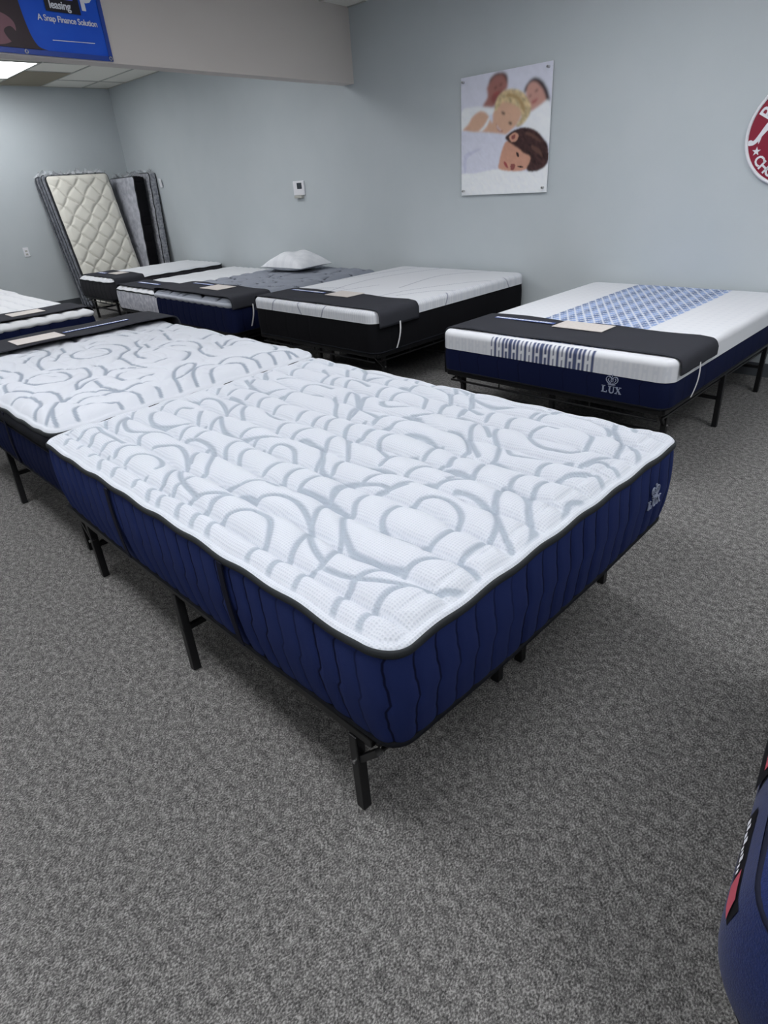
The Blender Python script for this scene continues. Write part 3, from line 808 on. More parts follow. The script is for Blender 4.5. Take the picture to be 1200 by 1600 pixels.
def quilted_mattress(label, cx, cy, zb, rz, L, W, h, top_m, side_m, pat, edge_m=None, r=.07, pitch=.12, puffh=.022, edge=.035, step=.012):
    t = thing('mattress', label, 'mattress', (cx, cy, zb), rz)
    R = RRect(L, W, r); zt = h-.008
    u, v, f = grid_top(R, step); e = R.edge(u, v)
    if pat == 'diamond':
        d1 = np.abs(((u+v*1.0)/.26 + .06*np.sin(v*22)) % 1-.5)*.26; d2 = np.abs(((u-v*1.0)/.26+.06*np.sin(u*22)) % 1-.5)*.26; D = np.minimum(d1, d2)
    elif pat == 'scroll':
        cs = [np.array(smooth_poly(c, 3, False)) for c in swirl_curves()[::2]]; D = np.maximum(curve_field(u, v, cs)-.004, 0)
    else:
        D = np.abs(((v+.01*np.sin(u*25))/.14) % 1-.5)*.14
    puff = 1-np.exp(-D/.02)
    z = zt+np.clip((e)/.04, 0, 1)**.5*edge*.5+puffh*puff*np.clip(e/.06, 0, 1)+wave(u, v, .003)*np.clip(1-e/.1, 0, 1)
    line = np.clip(1-(D-.004)/.008, 0, 1)*np.clip(e/.03, 0, 1)
    mesh_obj('top_panel', np.c_[u, v, z], f, top_m, t, True, attrs={'line': line, 'band': line})
    ztop = zt
    if edge_m is not None:
        n = int(R.P/.01); s = np.linspace(0, R.P, n, endpoint=False); sc = .004*np.sin(2*PI*s/.13)
        V, f2, S, Z = loft(R, s, [(0, zt-edge-.004), (.012, zt-edge*.75), (.015, zt-edge*.4), (.009, zt-edge*.1), (-.003, zt+.004)], None, lambda s_, z_: .004*np.abs(np.sin(PI*s_/.13)))
        V[:, 2] += np.tile(-.006*np.abs(np.sin(PI*s/.13)), 5)*np.clip((zt-V[:, 2])/edge, 0, 1)
        mesh_obj('pillow_edge', V, f2, edge_m, t, True, attrs={'line': np.zeros(len(V)), 'band': np.zeros(len(V))}); ztop = zt-edge
    else:
        ring_tube('top_piping', R, .002, lambda uu, vv: zt-.004+wave(uu, vv, .003), .006, .008, MT['tape'], t)
    stitched_side('side_panel', R, .01, ztop-.004, side_m, t, pitch=pitch, dent=.006, bulge=.012, rows=9, wav=False)
    ring_tube('bottom_piping', R, -.002, lambda uu, vv: np.full(uu.shape, .008), .005, .007, MT['black_tape'], t)
    bottom_cap(R, .004, MT['black_tape'], t)
    return t

# ================================================================== frames
def bed_frame(label, cx, cy, rz, L, W, top, legs, splay=(0, 0), mid_bracket=True, inset=.03, braces=True, over=(0, 0)):
    """folding black steel platform; legs = [(u, v)]; over lets the rails stick out past the mattress (head, foot)"""
    t = thing('platform_bedstead', label, 'bed frame', (cx, cy, 0), rz)
    u0, u1, b = -L/2+inset-over[0], L/2-inset+over[1], W/2-inset; w = .028
    for sg in (-1, 1):
        mb = MB(); mb.bar((u0, sg*b, top-w/2), (u1, sg*b, top-w/2), w); mb.bar((u0+.03, sg*(b-.012), top-.062), (u1-.03, sg*(b-.012), top-.062), .012)
        for uu in np.linspace(u0+.1, u1-.1, 7): mb.bar((uu, sg*(b-.012), top-w), (uu, sg*(b-.012), top-.062), .008)
        mb.build('side_rail', MT['metal'], t, bevel=.003)
    for ue in (u0, u1):
        mb = MB(); mb.bar((ue, -b, top-w/2), (ue, b, top-w/2), w); mb.bar((ue, -b+.02, top-.062), (ue, b-.02, top-.062), .012)
        for vv in np.linspace(-b+.1, b-.1, 5): mb.bar((ue, vv, top-w), (ue, vv, top-.062), .008)
        mb.build('end_rail', MT['metal'], t, bevel=.003)
    mb = MB()
    for vv in np.linspace(-b, b, 9)[1:-1]: mb.bar((u0, vv, top-.016), (u1, vv, top-.016), .007)
    mb.bar((0, -b, top-.02), (0, b, top-.02), .025); mb.bar((u0, 0, top-.02), (u1, 0, top-.02), .025)
    mb.build('support_grid', MT['metal'], t)
    for lg in legs:
        u, v = lg[:2]; du, dv = lg[2:4] if len(lg) > 2 else (0, 0)
        MB().bar((u-du, v-dv, top-.03), (u, v, 0.0), .03, .03).build('leg', MT['metal'], t, bevel=.003)
    if braces:
        by = {}
        for lg in legs: by.setdefault(round(lg[0], 1), []).append(lg)
        for k, g in by.items():
            if len(g) < 2: continue
            g = sorted(g, key=lambda q: q[1]); q0, q1 = g[0], g[-1]
            MB().bar((q0[0]-.5*(q0[2] if len(q0) > 2 else 0), q0[1], top*.5), (q1[0]-.5*(q1[2] if len(q1) > 2 else 0), q1[1], top*.5), .018).build('leg_brace', MT['metal'], t)
    if mid_bracket:
        for lg in legs:
            u, v = lg[:2]
            if abs(u) < .6 or abs(v) < .3: continue
            sg = 1 if u > 0 else -1
            MB().bar((u, v, top-.13), (u+sg*.085, v, top-.035), .018).build('corner_brace', MT['metal'], t)
            sv = 1 if v > 0 else -1
            MB().tube([(u, v+sv*.014, top-.125), (u, v+sv*.020, top-.125)], .006).build('bolt', MT['bolt'], t)
    return t

# ================================================================== runners
def runner(label, cx, cy, z, rz, u0, u1, W, hang=(.12, .12), drop_end=0, text=None, card=None, elastic=0, height=.3, group=None, lift=.006, slack=0, side_off=.022):
    """cloth strip over the mattress from side to side, between u0 and u1; local z = 0 at the mattress top"""
    t = thing('bed_runner', label, 'bed runner', (cx, cy, z), rz, group)
    b = W/2+side_off; path = []
    for z_ in np.linspace(-hang[0], -.045, 5): path.append((-b, z_))
    for a in np.linspace(PI, PI/2, 6)[1:]: path.append((-b+.045+.045*math.cos(a), -.045+lift+.045*math.sin(a)))
    for vv in np.linspace(-b+.045, b-.045, 26)[1:-1]: path.append((vv, lift+.002+.002*math.sin(vv*9)))
    for a in np.linspace(PI/2, 0, 6): path.append((b-.045+.045*math.cos(a), -.045+lift+.045*math.sin(a)))
    for z_ in np.linspace(-.045, -hang[1], 5)[1:]: path.append((b, z_))
    us = np.linspace(u0, u1, 14); ends = [(u, 0.0) for u in us]
    if drop_end:
        ends += [(u1+.018, -.012)]+[(u1+.026, -d) for d in np.linspace(.04, drop_end, 4)]
    V = []; n = len(path)
    for i, (u, dz) in enumerate(ends):
        for j, (vv, zz) in enumerate(path):
            fl = (.004*math.sin(u*17+vv*7)) if abs(vv) >= b-1e-6 else 0
            e_ = slack*math.sin((u-u0)/(u1-u0+1e-6)*PI*2+vv*3)
            V.append((u+e_*.3, vv+math.copysign(abs(fl), vv) if fl else vv, max(zz+dz, -hang[0] if vv < 0 else -hang[1])+(.002+.002*math.sin(vv*11+i*.6) if abs(vv) < b-.06 and dz == 0 else 0)))
    F = [(i*n+j, i*n+j+1, (i+1)*n+j+1, (i+1)*n+j) for i in range(len(ends)-1) for j in range(n-1)]
    o = mesh_obj('cloth', V, F, MT['runner'], t, True)
    md = o.modifiers.new('thick', 'SOLIDIFY'); md.thickness = .005; md.offset = 1
    zt = lift+.008
    if text:                                   # (v0, v1, u centre, height)
        v0, v1, uc, hh = text
        mb = MB(); rr = random.Random(int(v0*1000)+int(cx*10))
        mb.box(uc-hh/2, uc+hh/2, v0, v1, zt, zt+.0015, 0)
        x = v0+.006
        while x < v1-.02:
            w = rr.uniform(.008, .018); k = rr.uniform(.35, .8)
            mb.box(uc-hh*k/2, uc+hh*k/2, x, x+w, zt+.001, zt+.0025, 1); x += w+rr.uniform(.004, .009)
        mb.build('printed_line', [MT['print_blue'], MT['print_white']], t)
    if card:                                   # (v0, v1, u0, u1)
        MB().box(card[2], card[3], card[0], card[1], zt, zt+.003).build('card_pocket', MT['card'], t)
    if elastic:
        for sg in ((1,) if elastic == 1 else (-1, 1)):
            uu = (u0+u1)/2; hg = hang[1] if sg > 0 else hang[0]; zz = np.linspace(-hg+.02, -height-.01, 8)
            strap_piece('elastic_strap', t, [((uu+.05*(k/7)**1.5, sg*(b+.001+.010*math.sin(PI*k/7)), z_), (0, sg, 0)) for k, z_ in enumerate(zz)], .014, (1, 0, 0), MT['elastic'], .002)
    return t
# ================================================================== middle row, head to head
LUX_L, LUX_W = 2.0526, 1.4951
B1 = (-1.7457, 1.4018); B2 = (-3.806, 1.4425)
swirl_mattress('white swirl-quilted mattress with navy sides in the centre, nearest the camera', B1[0], B1[1], .338, 0, LUX_L, LUX_W, .328, .0042, MT['knit'], MT['navy'], handles=((-.375, -1), (.375, -1), (-.375, 1), (.375, 1)))
bed_frame('black steel bed frame under the nearest white swirl mattress', B1[0], B1[1], 0, LUX_L, LUX_W, .318,
          [(.852, -.722), (-.015, -.752, .07, -.03), (-.905, -.712, .02, -.01), (.842, .655), (-.015, .752, .07, .03), (-.905, .712, .02, .01), (.845, -.084), (.849, .048)], over=(.085, -.075))
swirl_mattress('white swirl-quilted pillow-top mattress behind the nearest one, runner across its foot', B2[0], B2[1], .34, PI, 2.03, LUX_W, .330, .006, MT['knit_far'], MT['navy_dark'], pillow_top=True, handles=((-.375, 1), (.375, 1)))
bed_frame('black steel bed frame under the white swirl pillow-top mattress', B2[0], B2[1], PI, 2.03, LUX_W, .34,
          [(-.857, .695), (.0, .742, -.07, .03), (.87, .715), (-.857, -.695), (.0, -.742, -.07, -.03), (.87, -.715)], over=(-.02, -.05))
runner('charcoal runner across the foot of the white swirl pillow-top mattress', B2[0], B2[1], .36+.372, PI, .60, 1.0, LUX_W, hang=(.10, .10), drop_end=.09, text=(-.46, .0, .78, .035), card=(.03, .33, .66, .86), lift=.006)

# ================================================================== the row along the grey wall (feet towards the aisle)
W90 = -PI/2
LX = (-1.912, 4.166)
foam_mattress('white foam mattress with blue lattice top panel and navy sides, against the wall', LX[0], LX[1], .357, W90, 2.03, 1.515, .267, .115, .07, 'lattice', MT['navy_dark'])
bed_frame('black steel bed frame under the blue lattice-topped mattress', LX[0], LX[1], W90, 2.03, 1.515, .355,
          [(.86, -.70), (.86, .70), (.14, -.745, .05, -.02), (.14, .745, .05, .02), (-.69, -.73), (-.69, .73), (.86, 0), (.14, 0), (-.69, 0)])
runner('charcoal runner on the blue lattice-topped mattress', LX[0], LX[1], .357+.270, W90, .47, .955, 1.515, hang=(.085, .085), text=(-.62, -.17, .60, .035), card=(-.143, .19, .50, .68), elastic=1, height=.24)
BK = (-4.14, 4.19)
foam_mattress('thick white-topped mattress with all-black sides and thin grey lines, against the wall', BK[0], BK[1], .345, W90, 1.98, 1.56, .318, .088, .09, 'lines', MT['black_fabric'])
bed_frame('black steel bed frame under the thick black-sided mattress', BK[0], BK[1], W90, 1.98, 1.56, .342,
          [(.84, -.70), (.84, .70), (.12, -.745), (.12, .745), (-.69, -.73), (-.69, .73), (.84, .08), (.84, -.08), (.12, 0)])
runner('charcoal runner on the black-sided mattress', BK[0], BK[1], .345+.321, W90, .52, .955, 1.56, hang=(.125, .125), text=(-.64, -.19, .63, .035), card=(-.11, .18, .50, .70), elastic=1, height=.29)
BL = (-5.95, 4.10)
quilted_mattress('grey quilted-top mattress with navy sides and a white pillow, against the wall', BL[0], BL[1], .31, W90, 1.95, 1.48, .29, MT['greyquilt'], MT['navy_dark'], 'scroll', edge_m=MT['silveredge'], edge=.032, puffh=.026)
bed_frame('black steel bed frame under the grey-topped navy mattress', BL[0], BL[1], W90, 1.95, 1.48, .308, [(.8, -.68), (.8, .68), (0, -.68), (0, .68), (-.8, -.68), (-.8, .68)], mid_bracket=False)
runner('charcoal runner on the grey quilted mattress', BL[0], BL[1], .31+.329, W90, .50, .955, 1.48, hang=(.10, .10), text=(-.50, -.12, .60, .035), card=(-.08, .26, .56, .78), elastic=1, height=.27)
WH = (-7.60, 4.26)
quilted_mattress('white floral-sided mattress between the grey-topped and the narrow charcoal-sided mattresses', WH[0], WH[1], .265, W90, 1.80, 1.30, .245, MT['plainquilt'], MT['floral'], 'rows')
bed_frame('black steel bed frame under the white floral-sided mattress', WH[0], WH[1], W90, 1.80, 1.30, .263, [(.78, -.58), (.78, .58), (0, -.58), (0, .58), (-.78, -.58), (-.78, .58)], mid_bracket=False)
runner('charcoal runner on the white floral-sided mattress', WH[0], WH[1], .265+.280, W90, .48, .86, 1.30, hang=(.06, .06), text=(-.42, .1, .66, .05))
TW = (-9.14, 4.33)
quilted_mattress('narrow white-topped mattress with charcoal sides in front of the leaning mattresses', TW[0], TW[1], .31, W90, 1.76, 1.02, .235, MT['plainquilt'], MT['charquilt'], 'rows')
bed_frame('black steel bed frame under the narrow charcoal-sided mattress', TW[0], TW[1], W90, 1.76, 1.02, .308, [(.80, -.32), (.80, .43), (0, -.48), (0, .48), (-.78, -.48), (-.78, .48)], mid_bracket=False)
runner('charcoal runner on the narrow charcoal-sided mattress', TW[0], TW[1], .31+.268, W90, .38, .80, 1.02, hang=(.17, .17), text=(-.35, -.12, .62, .05), card=(-.06, .22, .44, .62))
# pillow
def pillow(label, loc, rz, a, b, c):
    n = 44; m = 30; V = []; ln = []
    for side in (1, -1):
        for i in range(n+1):
            for j in range(m+1):
                p, q = -1+2*i/n, -1+2*j/m
                h = max(0, (1-abs(p)**2.2))**.8*max(0, (1-q**4))**.6
                k = 1-.10*(1-abs(p)**1.5)*q**2*.6
                kx = 1-.10*(1-abs(q)**1.5)*p**2*.6
                z = c*h*(1+.10*math.sin(5*p+2*q)*math.sin(4*q)) if side > 0 else -c*.35*h
                V.append((a*p*kx, b*q*k, z+c*.35)); ln.append(.22 if (math.sin(p*16) > .35) != (math.sin(q*9) > .3) else 0)
    F = []
    for s in range(2):
        o = s*(n+1)*(m+1)
        for i in range(n):
            for j in range(m):
                q = [o+i*(m+1)+j, o+(i+1)*(m+1)+j, o+(i+1)*(m+1)+j+1, o+i*(m+1)+j+1]; F.append(q if s == 0 else q[::-1])
    o = mesh_obj('pillow', V, F, MT['pillow'], None, True, loc, attrs={'line': ln}); o.rotation_euler = (0, 0, rz)
    o['label'] = label; o['category'] = 'pillow'
pillow('white pillow lying on the grey quilted mattress by the wall', (-6.18, 4.70, .640), .05, .36, .25, .14)

# ================================================================== the far left row
D3 = (-6.86, 1.39)
quilted_mattress('white quilted mattress with dark navy sides at the left edge of the view', D3[0], D3[1], .36, 0, 2.03, 1.52, .30, MT['plainquilt'], MT['navy_dark'], 'rows', edge_m=MT['plainquilt'], edge=.024, puffh=.014)
bed_frame('black steel bed frame under the white mattress at the left edge', D3[0], D3[1], 0, 2.03, 1.52, .358, [(.8, -.7), (.8, .7), (0, -.7), (0, .7), (-.8, -.7), (-.8, .7)])
runner('charcoal runner on the white mattress at the left edge of the view', D3[0], D3[1], .36+.324, 0, .52, .935, 1.52, hang=(.05, .05), text=(-.42, .06, .72, .04), card=(.15, .42, .62, .82))
D4 = (-9.02, 1.42)
quilted_mattress('white quilted mattress set head to head behind the left-edge mattress', D4[0], D4[1], .36, PI, 2.03, 1.52, .30, MT['plainquilt'], MT['navy_dark'], 'rows', edge_m=MT['plainquilt'], edge=.024, puffh=.014)
bed_frame('black steel bed frame under the farthest white mattress at the left edge', D4[0], D4[1], PI, 2.03, 1.52, .358, [(.8, -.7), (.8, .7), (0, -.7), (0, .7), (-.8, -.7), (-.8, .7)])

# ================================================================== navy mattress cut by the right edge
def velvet_mattress():
    th = math.radians(188); L, W, zb, h = 2.03, 1.50, .380, .260
    cu = Vector((math.cos(th), math.sin(th))); cv = Vector((-math.sin(th), math.cos(th)))
    cpos = Vector((-.010, .585))-cu*L/2-cv*W/2
    t = thing('mattress', 'plush navy mattress with black-and-pink label, cut off by the right edge', 'mattress', (cpos.x, cpos.y, zb), th)
    R = RRect(L, W, .11); outp = lambda z: .030*math.sin(PI*min(1, max(0, z/h))**.75)-.030*(1-z/h)**2
    s = np.linspace(0, R.P, 420, endpoint=False)
    V, f, S, Z = loft(R, s, [(outp(z), z) for z in np.linspace(.012, h-.004, 20)], None, lambda s_, z_: .003*np.sin(s_*9+z_*12))
    sd = mesh_obj('side_panel', V, f, MT['velvet'], t, True)
    ring_tube('top_piping', R, -.003, lambda u, v: np.full(u.shape, h-.002), .006, .006, MT['seam'], t)
    ring_tube('bottom_piping', R, -.022, lambda u, v: np.full(u.shape, .006), .010, .012, MT['black_tape'], t)
    u, v, f = grid_top(R, .02); e = R.edge(u, v)
    mesh_obj('top_panel', np.c_[u, v, h+.055*np.clip(e/.12, 0, 1)**.5+.006*np.sin(u*11)*np.sin(v*10)*np.clip(e/.1, 0, 1)], f, MT['velvet'], t, True)
    bottom_cap(R, .004, MT['black_tape'], t)
    # labels follow the bulge of the foot panel; d = distance from the near corner along the foot
    def patch(mb, d0, d1, z0, z1, off, m, skew=0):
        n, k = 10, 6; b = len(mb.v); v = []
        for i in range(n+1):
            for j in range(k+1):
                q = j/k; d = d0+(d1-d0)*i/n+skew*q; z = z0+(z1-z0)*q; vv = W/2-d
                p, nn = R.at(np.array([vv if vv >= 0 else R.P+vv])) if abs(vv) < W/2-.11 else R.at(np.array([R.seg[0]+(R.r*min(1.2, math.asin(min(1, (vv-(W/2-.11))/.11))))]))
                w = outp(z)+off+.003*math.sin(0)
                v.append((p[0][0]+nn[0][0]*w, p[0][1]+nn[0][1]*w, z))
        mb.add(v, [(i*(k+1)+j, (i+1)*(k+1)+j, (i+1)*(k+1)+j+1, i*(k+1)+j+1) for i in range(n) for j in range(k)], m)
    mb = MB()
    patch(mb, .080, .270, .172, .214, .004, 0); patch(mb, .085, .135, .176, .210, .0055, 1, .012)
    x = .150; rr = random.Random(4)
    while x < .255:
        w = rr.uniform(.005, .011); z0 = rr.uniform(.184, .189); patch(mb, x, x+w, z0, z0+rr.uniform(.008, .016), .0055, 2); x += w+.004
    lb = mb.build('label_strip', [MT['label_black'], MT['label_pink'], MT['print_white']], sd)
    for p in lb.data.polygons: p.use_smooth = True
    mb = MB(); patch(mb, .34, .62, .165, .235, .004, 0); patch(mb, .36, .62, .205, .226, .0055, 1)
    mb.build('label_strip', [MT['label_black'], MT['label_pink']], sd)
    f = bed_frame('black steel bed frame under the plush navy mattress at the right edge', cpos.x, cpos.y, th, L, W, zb, [(.7, -.6), (.7, .5), (0, -.6), (0, .6), (-.8, -.6), (-.8, .6)], inset=.12)
velvet_mattress()

# ================================================================== mattresses leaning in the far corner
def lean(t, base, n_dir, tilt, L):
    """stand a mattress on its end: base = bottom of the back face's middle, n_dir = horizontal direction its face looks"""
    n0 = Vector((n_dir[0], n_dir[1], 0)).normalized(); z = Vector((0, 0, 1))
    u_ = z*math.cos(tilt)-n0*math.sin(tilt); n_ = n0*math.cos(tilt)+z*math.sin(tilt); v_ = n_.cross(u_)
    m = Matrix.Identity(4); o = Vector(base)+u_*L/2
    for i in range(3): m[i][0] = u_[i]; m[i][1] = v_[i]; m[i][2] = n_[i]; m[i][3] = o[i]
    t.rotation_euler = m.to_euler(); t.location = m.to_translation()
def tuft(t, L, W, h, seed, n=26):
    """loose clear bag gathered above the top end"""
    rr = random.Random(seed); V = []; F = []
    for i in range(n+1):
        v = -W/2+W*i/n
        for k in range(5):
            q = k/4
            V.append((L/2+.004+q*rr.uniform(.01, .055)*(1+.8*math.sin(i*1.7+seed)), v+rr.uniform(-.02, .02)*q, h*(.5+rr.uniform(-.45, .6)*q)))
    for i in range(n):
        for k in range(4): F.append((i*5+k, (i+1)*5+k, (i+1)*5+k+1, i*5+k+1))
    mesh_obj('plastic_bag', V, F, MT['plastic'], t, True)
tl = math.radians(16); H_ = 1.90; yc = 4.265
def leaner(label, x_front, yc, w, h, top_m, side_m, pat, seed, bag=True, L=H_, **k):
    t = quilted_mattress(label, 0, 0, 0, 0, L, w, h, top_m, side_m, pat, r=.05, **k)
    lean(t, (x_front-h/math.cos(tl), yc, .0+h*math.sin(tl)*0+.004), (1, 0), tl, L)
    if bag: tuft(t, L, w, h, seed)
    return t
leaner('cream diamond-quilted mattress leaning in the corner, front of the leaning stack', -10.22, yc, .93, .08, MT['cream'], MT['charquilt'], 'diamond', 3, puffh=.03, edge=.02)
leaner('bagged grey mattress leaning directly behind the cream diamond-quilted one', -10.325, yc-.02, .95, .13, MT['wrapped'], MT['wrapped'], 'rows', 4, puffh=.004, edge=.01)
leaner('dark bagged mattress leaning against the far wall, last behind the cream one', -10.475, yc-.05, .95, .085, MT['wrapped_dark'], MT['wrapped_dark'], 'rows', 5, puffh=.004, edge=.01)
tl2 = math.radians(3.0)
def leaner2(label, y_face, xc, w, h, top_m, side_m, seed, L=1.80):
    t = quilted_mattress(label, 0, 0, 0, 0, L, w, h, top_m, side_m, 'scroll', r=.04, puffh=.012, edge=.015)
    lean(t, (xc, y_face+h/math.cos(tl2), .004), (0, -1), tl2, L); tuft(t, L, w, h, seed, 20); return t
leaner2('grey-white ticking mattress with black border standing beside the cream one', 4.79, -10.65, .84, .18, MT['greyswirl'], MT['black_fabric'], 8, 1.76)
leaner2('grey damask mattress standing flat to the wall behind the black-bordered one', 5.02, -10.60, .86, .13, MT['damask'], MT['damask'], 9, 1.80)

# ================================================================== things on the walls
PX, PW, PZ0, PZ1 = -4.1364, .9264, 1.3175, 2.2441
def poster():
    t = thing('wall_poster', 'frameless photo poster of a smiling family lying in bed, on the grey wall', 'poster', (PX+PW/2, Y_WALL, PZ0))
    base = PZ0; cx = PX+PW/2
    col = dict(wall_tone=(226, 228, 243), skin_tan=(168, 116, 108), skin_deep=(150, 88, 84), brown=(92, 66, 62), dark=(52, 34, 36), lip=(170, 84, 84), hair_dark=(44, 34, 40), skin_pink=(206, 158, 146), linen=(247, 250, 255), skin_light=(222, 180, 154), blond=(212, 190, 148), blond_deep=(184, 152, 108), blanket=(226, 228, 244), blanket_deep=(210, 212, 234), skin_warm=(212, 160, 138), hair_brown=(70, 48, 48), hair_light=(104, 76, 68))
    names = list(col); mats = MT['white_plastic']
    D0 = -.020                                   # stand-off from the wall, then the 6 mm sheet
    pm = MB(); pm.box(-PW/2, PW/2, D0-.006, D0, 0, PZ1-PZ0, 0).build('panel', MT['white_plastic'], t, bevel=.001)
    # the photo is printed on the sheet: colours laid out on a fine grid, softly blended
    n, m_ = 190, 190; ga, gb = np.meshgrid((np.arange(n)+.5)/n, (np.arange(m_)+.5)/m_, indexing='ij'); img = np.zeros((n, m_, 3)); img[:] = srgb(226, 228, 243)[:3]
    hair = np.random.default_rng(3).normal(0, 1, (n, m_))
    for _ in range(3): hair = (hair+np.roll(hair, (1, -1), (0, 1))+np.roll(hair, (-1, 1), (0, 1)))/3
    for k, pts in POSTER:
        P = [tuple(int(q)/1000 for q in p.split(',')) for p in pts.split()]
        if k != 'wall_tone' and len(P) > 3: P = [(p.x, p.y) for p in smooth_poly(P, 4)]
        ins = np.zeros((n, m_), bool)
        for (x1, y1), (x2, y2) in zip(P, P[1:]+P[:1]):
            if y1 == y2: continue
            ins ^= ((y1 > gb) != (y2 > gb)) & (ga < (x2-x1)*(gb-y1)/(y2-y1)+x1)
        c = np.array(srgb(*col[k])[:3]); tex = 1+(.9*hair[..., None] if k in ('blond', 'hair_brown', 'hair_dark', 'brown') else .10*hair[..., None])
        img = np.where(ins[..., None], np.clip(c*tex, 0, 1), img)
        for _ in range(1):
            pad = np.pad(img, ((1, 1), (1, 1), (0, 0)), 'edge'); img = .6*img+.1*(pad[2:, 1:-1]+pad[:-2, 1:-1]+pad[1:-1, 2:]+pad[1:-1, :-2]) if k not in ('dark', 'lip') else img
    idx = np.arange(n*m_).reshape(n, m_); F = np.stack([idx[:-1, :-1], idx[1:, :-1], idx[1:, 1:], idx[:-1, 1:]], -1).reshape(-1, 4)
    V = np.stack([(ga*1.004-.502)*PW, np.full(ga.shape, D0-.0066), (gb*1.004-.002)*(PZ1-PZ0)], -1).reshape(-1, 3)
    pmat = mat('printed_photo', (1, 1, 1, 1), .4, .35); nt = pmat.node_tree
    at = nt.nodes.new('ShaderNodeAttribute'); at.attribute_name = 'print'; nt.links.new(at.outputs['Color'], nt.nodes['Principled BSDF'].inputs['Base Color'])
    o = mesh_obj('printed_photo', V, F, pmat, t)
    ca = o.data.attributes.new('print', 'FLOAT_COLOR', 'POINT'); ca.data.foreach_set('color', np.c_[img.reshape(-1, 3), np.ones(n*m_)].astype(np.float32).ravel())
    for a, b in ((.035, .04), (.965, .04), (.035, .962), (.962, .962)):
        s = MB(); s.tube([((a-.5)*PW, 0, b*(PZ1-PZ0)), ((a-.5)*PW, D0-.036, b*(PZ1-PZ0))], .009, 12); s.build('standoff_screw', MT['bolt'], t)
poster()
def thermostat():
    t = thing('thermostat', 'small white thermostat with a dark square screen on the grey wall', 'thermostat', (-6.638, Y_WALL, 1.39))
    MB().box(-.105, .105, -.02, 0, 0, .155).build('body', MT['white_plastic'], t, bevel=.008)
    MB().box(-.025, .065, -.0215, -.019, .07, .135).build('screen', MT['screen'], t)
    MB().box(-.07, .07, -.045, -.0, -.03, -.0).build('lower_housing', MT['tbar'], t, bevel=.004)
thermostat()
def plate():
    t = thing('wall_outlet', 'white outlet plate low on the far left wall', 'outlet', (X_FAR, 3.33, .80))
    MB().box(0, .008, -.04, .04, 0, .13).build('cover_plate', MT['white_plastic'], t, bevel=.003)
    for z in (.035, .08): MB().box(.006, .0095, -.017, .017, z-.012, z+.012).build('socket', MT['tbar'], t)
plate()
tag = MB().box(-.03, .03, -.002, 0, 0, .12).build('paper_tag', MT['white_plastic'], None, loc=(-10.03, Y_WALL-.02, 1.60)); tag.rotation_euler = (.1, 0, .1)
tag['label'] = 'small white paper tag on the wall beside the damask mattress'; tag['category'] = 'tag'

def round_sign():
    cx, cz, r = -1.366, 1.610, .321
    t = thing('round_sign', 'round crimson metal sign with white rim, cut by the right edge', 'sign', (cx, Y_WALL, cz))
    red = mat('crimson_enamel', srgb(140, 28, 54), .35, .4); wht = MT['white_plastic']
    fn = lambda a, b, d: (a, -d, b)
    circ = lambda q, n=72: [(q*math.cos(2*PI*i/n), q*math.sin(2*PI*i/n)) for i in range(n)]
    MB().prism(circ(r-.016), fn, .0, .016).build('disc', red, t)
    MB().tube([(p[0], -.016, p[1]) for p in circ(r-.010)], .011, 10, closed=True).build('rim', wht, t, True)
    mb = MB(); d0, d1 = .015, .019
    def arc_text(s, rad, a0, da, size, inward):
        for i, ch in enumerate(s):
            a = a0+da*i; ca, sa = math.cos(a), math.sin(a)
            if inward: ex, ey = Vector((sa, -ca)), Vector((ca, sa))
            else: ex, ey = Vector((-sa, ca)), Vector((-ca, -sa))
            o = Vector((ca, sa))*rad
            text_mb(mb, ch, size, lambda x, y, d: fn(*(o+ex*x+ey*(y-size*.35)), d), d0, d1, align='CENTER', bold=.002)
    arc_text('BA', r-.078, math.radians(150), math.radians(-24), .125, True)
    arc_text('CHO', r-.066, math.radians(217), math.radians(12), .085, False)
    # star
    sc = (-.235, -.098); st = []
    for i in range(10):
        q = .028 if i % 2 == 0 else .011; a = PI/2+i*PI/5; st.append((sc[0]+q*math.cos(a), sc[1]+q*math.sin(a)))
    mb.prism(st, fn, d0, d1)
    # white curved hook tapering from the middle of the sign
    ln = smooth_poly([(-.284, -.046), (-.272, -.050), (-.250, -.036), (-.225, .000), (-.195, .040), (-.165, .065), (-.12, .085)], 5, False)
    k = len(ln); mb.ribbon(ln, [.024+.05*max(0, (i/k-.45))**1.3*2 for i in range(k)], fn, d0, d1)
    mb.prism([(-.284+.017*math.cos(a), -.046+.017*math.sin(a)) for a in np.linspace(0, 2*PI, 16, endpoint=False)], fn, d0, d1+.0004)
    mb.prism([(-.235, .008), (-.21, .03), (-.225, -.04), (-.232, -.055), (-.240, -.02)][::1], fn, d0, d1-.0004)
    mb.build('lettering', wht, t)
round_sign()

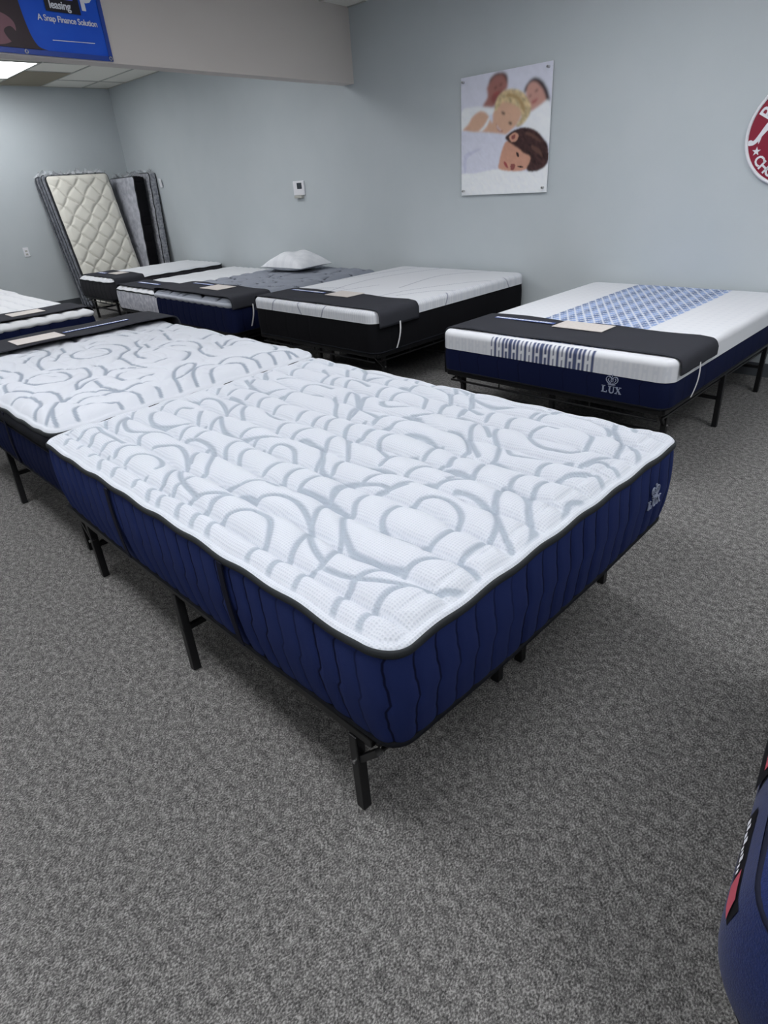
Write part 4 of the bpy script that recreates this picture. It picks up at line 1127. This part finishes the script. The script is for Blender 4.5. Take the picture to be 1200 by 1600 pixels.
# ================================================================== banner on the header
def banner():
    # local frame on the header face: a runs towards the corner, b up, d out of the wall
    pt = lambda y, z, d: HA+HD*((HA.y-y)/(-HD.y)) + HN*d + Vector((0, 0, z))
    t = thing('banner', 'blue vinyl leasing banner hung on the dropped header', 'banner', pt(1.9, 2.45, 0)); O = Vector(t.location)
    yr, yl, z0, z1 = 2.533, .9, 2.386, 2.95
    fnw = lambda a, b, d: pt(yr-a, z0+b, .012+d)-O           # a = distance left of the banner's right end
    blue = mat('banner_blue', srgb(28, 88, 212), .45, .25, noise=(5, srgb(44, 102, 224), .5)); edge = mat('banner_hem', srgb(38, 70, 160), .35, .4)
    dark = mat('banner_photo_dark', srgb(50, 34, 42), .4, .4); mauve = mat('banner_photo_mauve', srgb(128, 88, 98), .4, .4); navy = mat('banner_box', srgb(22, 18, 34), .4, .4)
    lil = mat('banner_lilac', srgb(96, 104, 222), .4, .4)
    n, m = 60, 16; V = []; F = []
    for side in (0, 1):
        for i in range(n+1):
            for j in range(m+1):
                a = (yr-yl)*i/n; b = (z1-z0)*j/m
                V.append(fnw(a, b, (.004*math.sin(a*17+b*9)*math.sin(b*11+a*3) if 0 < j < m else 0)-(.002 if side else 0)))
    for s in range(2):
        o = s*(n+1)*(m+1)
        for i in range(n):
            for j in range(m): F.append([o+i*(m+1)+j, o+(i+1)*(m+1)+j, o+(i+1)*(m+1)+j+1, o+i*(m+1)+j+1])
    mesh_obj('sheet', V, F, blue, t, True)
    mb = MB(); d0, d1 = .005, .0062
    rect = lambda a0, a1, b0, b1, mi, e=0: mb.prism([(a1, b0), (a0, b0), (a0, b1), (a1, b1)], fnw, d0+e, d1+e, mi)
    rect(0, yr-yl, 0, .028, 0); rect(0, .03, 0, z1-z0, 0)                                   # hems
    ph = smooth_poly([(.47, .030), (.525, .045), (.555, .09), (.572, .16), (.582, .24), (.588, .36), (.59, .5)], 4, False)
    mb.prism([(p.x, p.y) for p in ph]+[(1.4, .5), (1.4, .030)], fnw, d0, d1, 1)
    mb.prism([(p.x, p.y) for p in smooth_poly([(.72, .05), (.66, .10), (.65, .16), (.70, .20), (.80, .22), (.9, .2), (.95, .1), (.85, .04)], 4)], fnw, d0+.001, d1+.001, 2)
    mb.prism([(p.x, p.y) for p in smooth_poly([(.6, .05), (.64, .1), (.68, .14), (.73, .11), (.68, .045)], 4)], fnw, d0+.0015, d1+.0015, 1)
    rect(.17, .412, .247, .40, 3, .001)
    mb.prism([(.38, .318), (.21, .318), (.20, .37), (.39, .37)], fnw, d0+.002, d1+.002, 4)
    mb.build('print', [edge, dark, mauve, navy, lil], t)
    w = MB(); T = lambda o, s: (lambda x, y, d: fnw(o[0]-x, o[1]+y, d))
    text_mb(w, 'leasing', .060, T((.385, .265), 0), d0+.002, d1+.002, spacing=.95, bold=.0014)
    text_mb(w, 'A Snap Finance Solution', .0475, T((.485, .192), 0), d0, d1, spacing=.92, bold=.0007)
    text_mb(w, 'p', .20, T((.160, .325), 0), d0+.001, d1+.001, bold=.006)
    rect2 = w.prism([(.42, .088), (.115, .094), (.115, .098), (.42, .092)], fnw, d0, d1)
    w.build('lettering', MT['print_white'], t)
    for a, b in ((.018, .016), (.62, .014), (1.2, .014)):
        g = MB(); c = fnw(a, b, d1); ring = [c+HD*(.010*math.cos(q))+Vector((0, 0, .010*math.sin(q))) for q in np.linspace(0, 2*PI, 16, endpoint=False)]
        g.tube(ring, .0035, 6, closed=True); g.build('grommet', MT['bolt'], t, True)
banner()
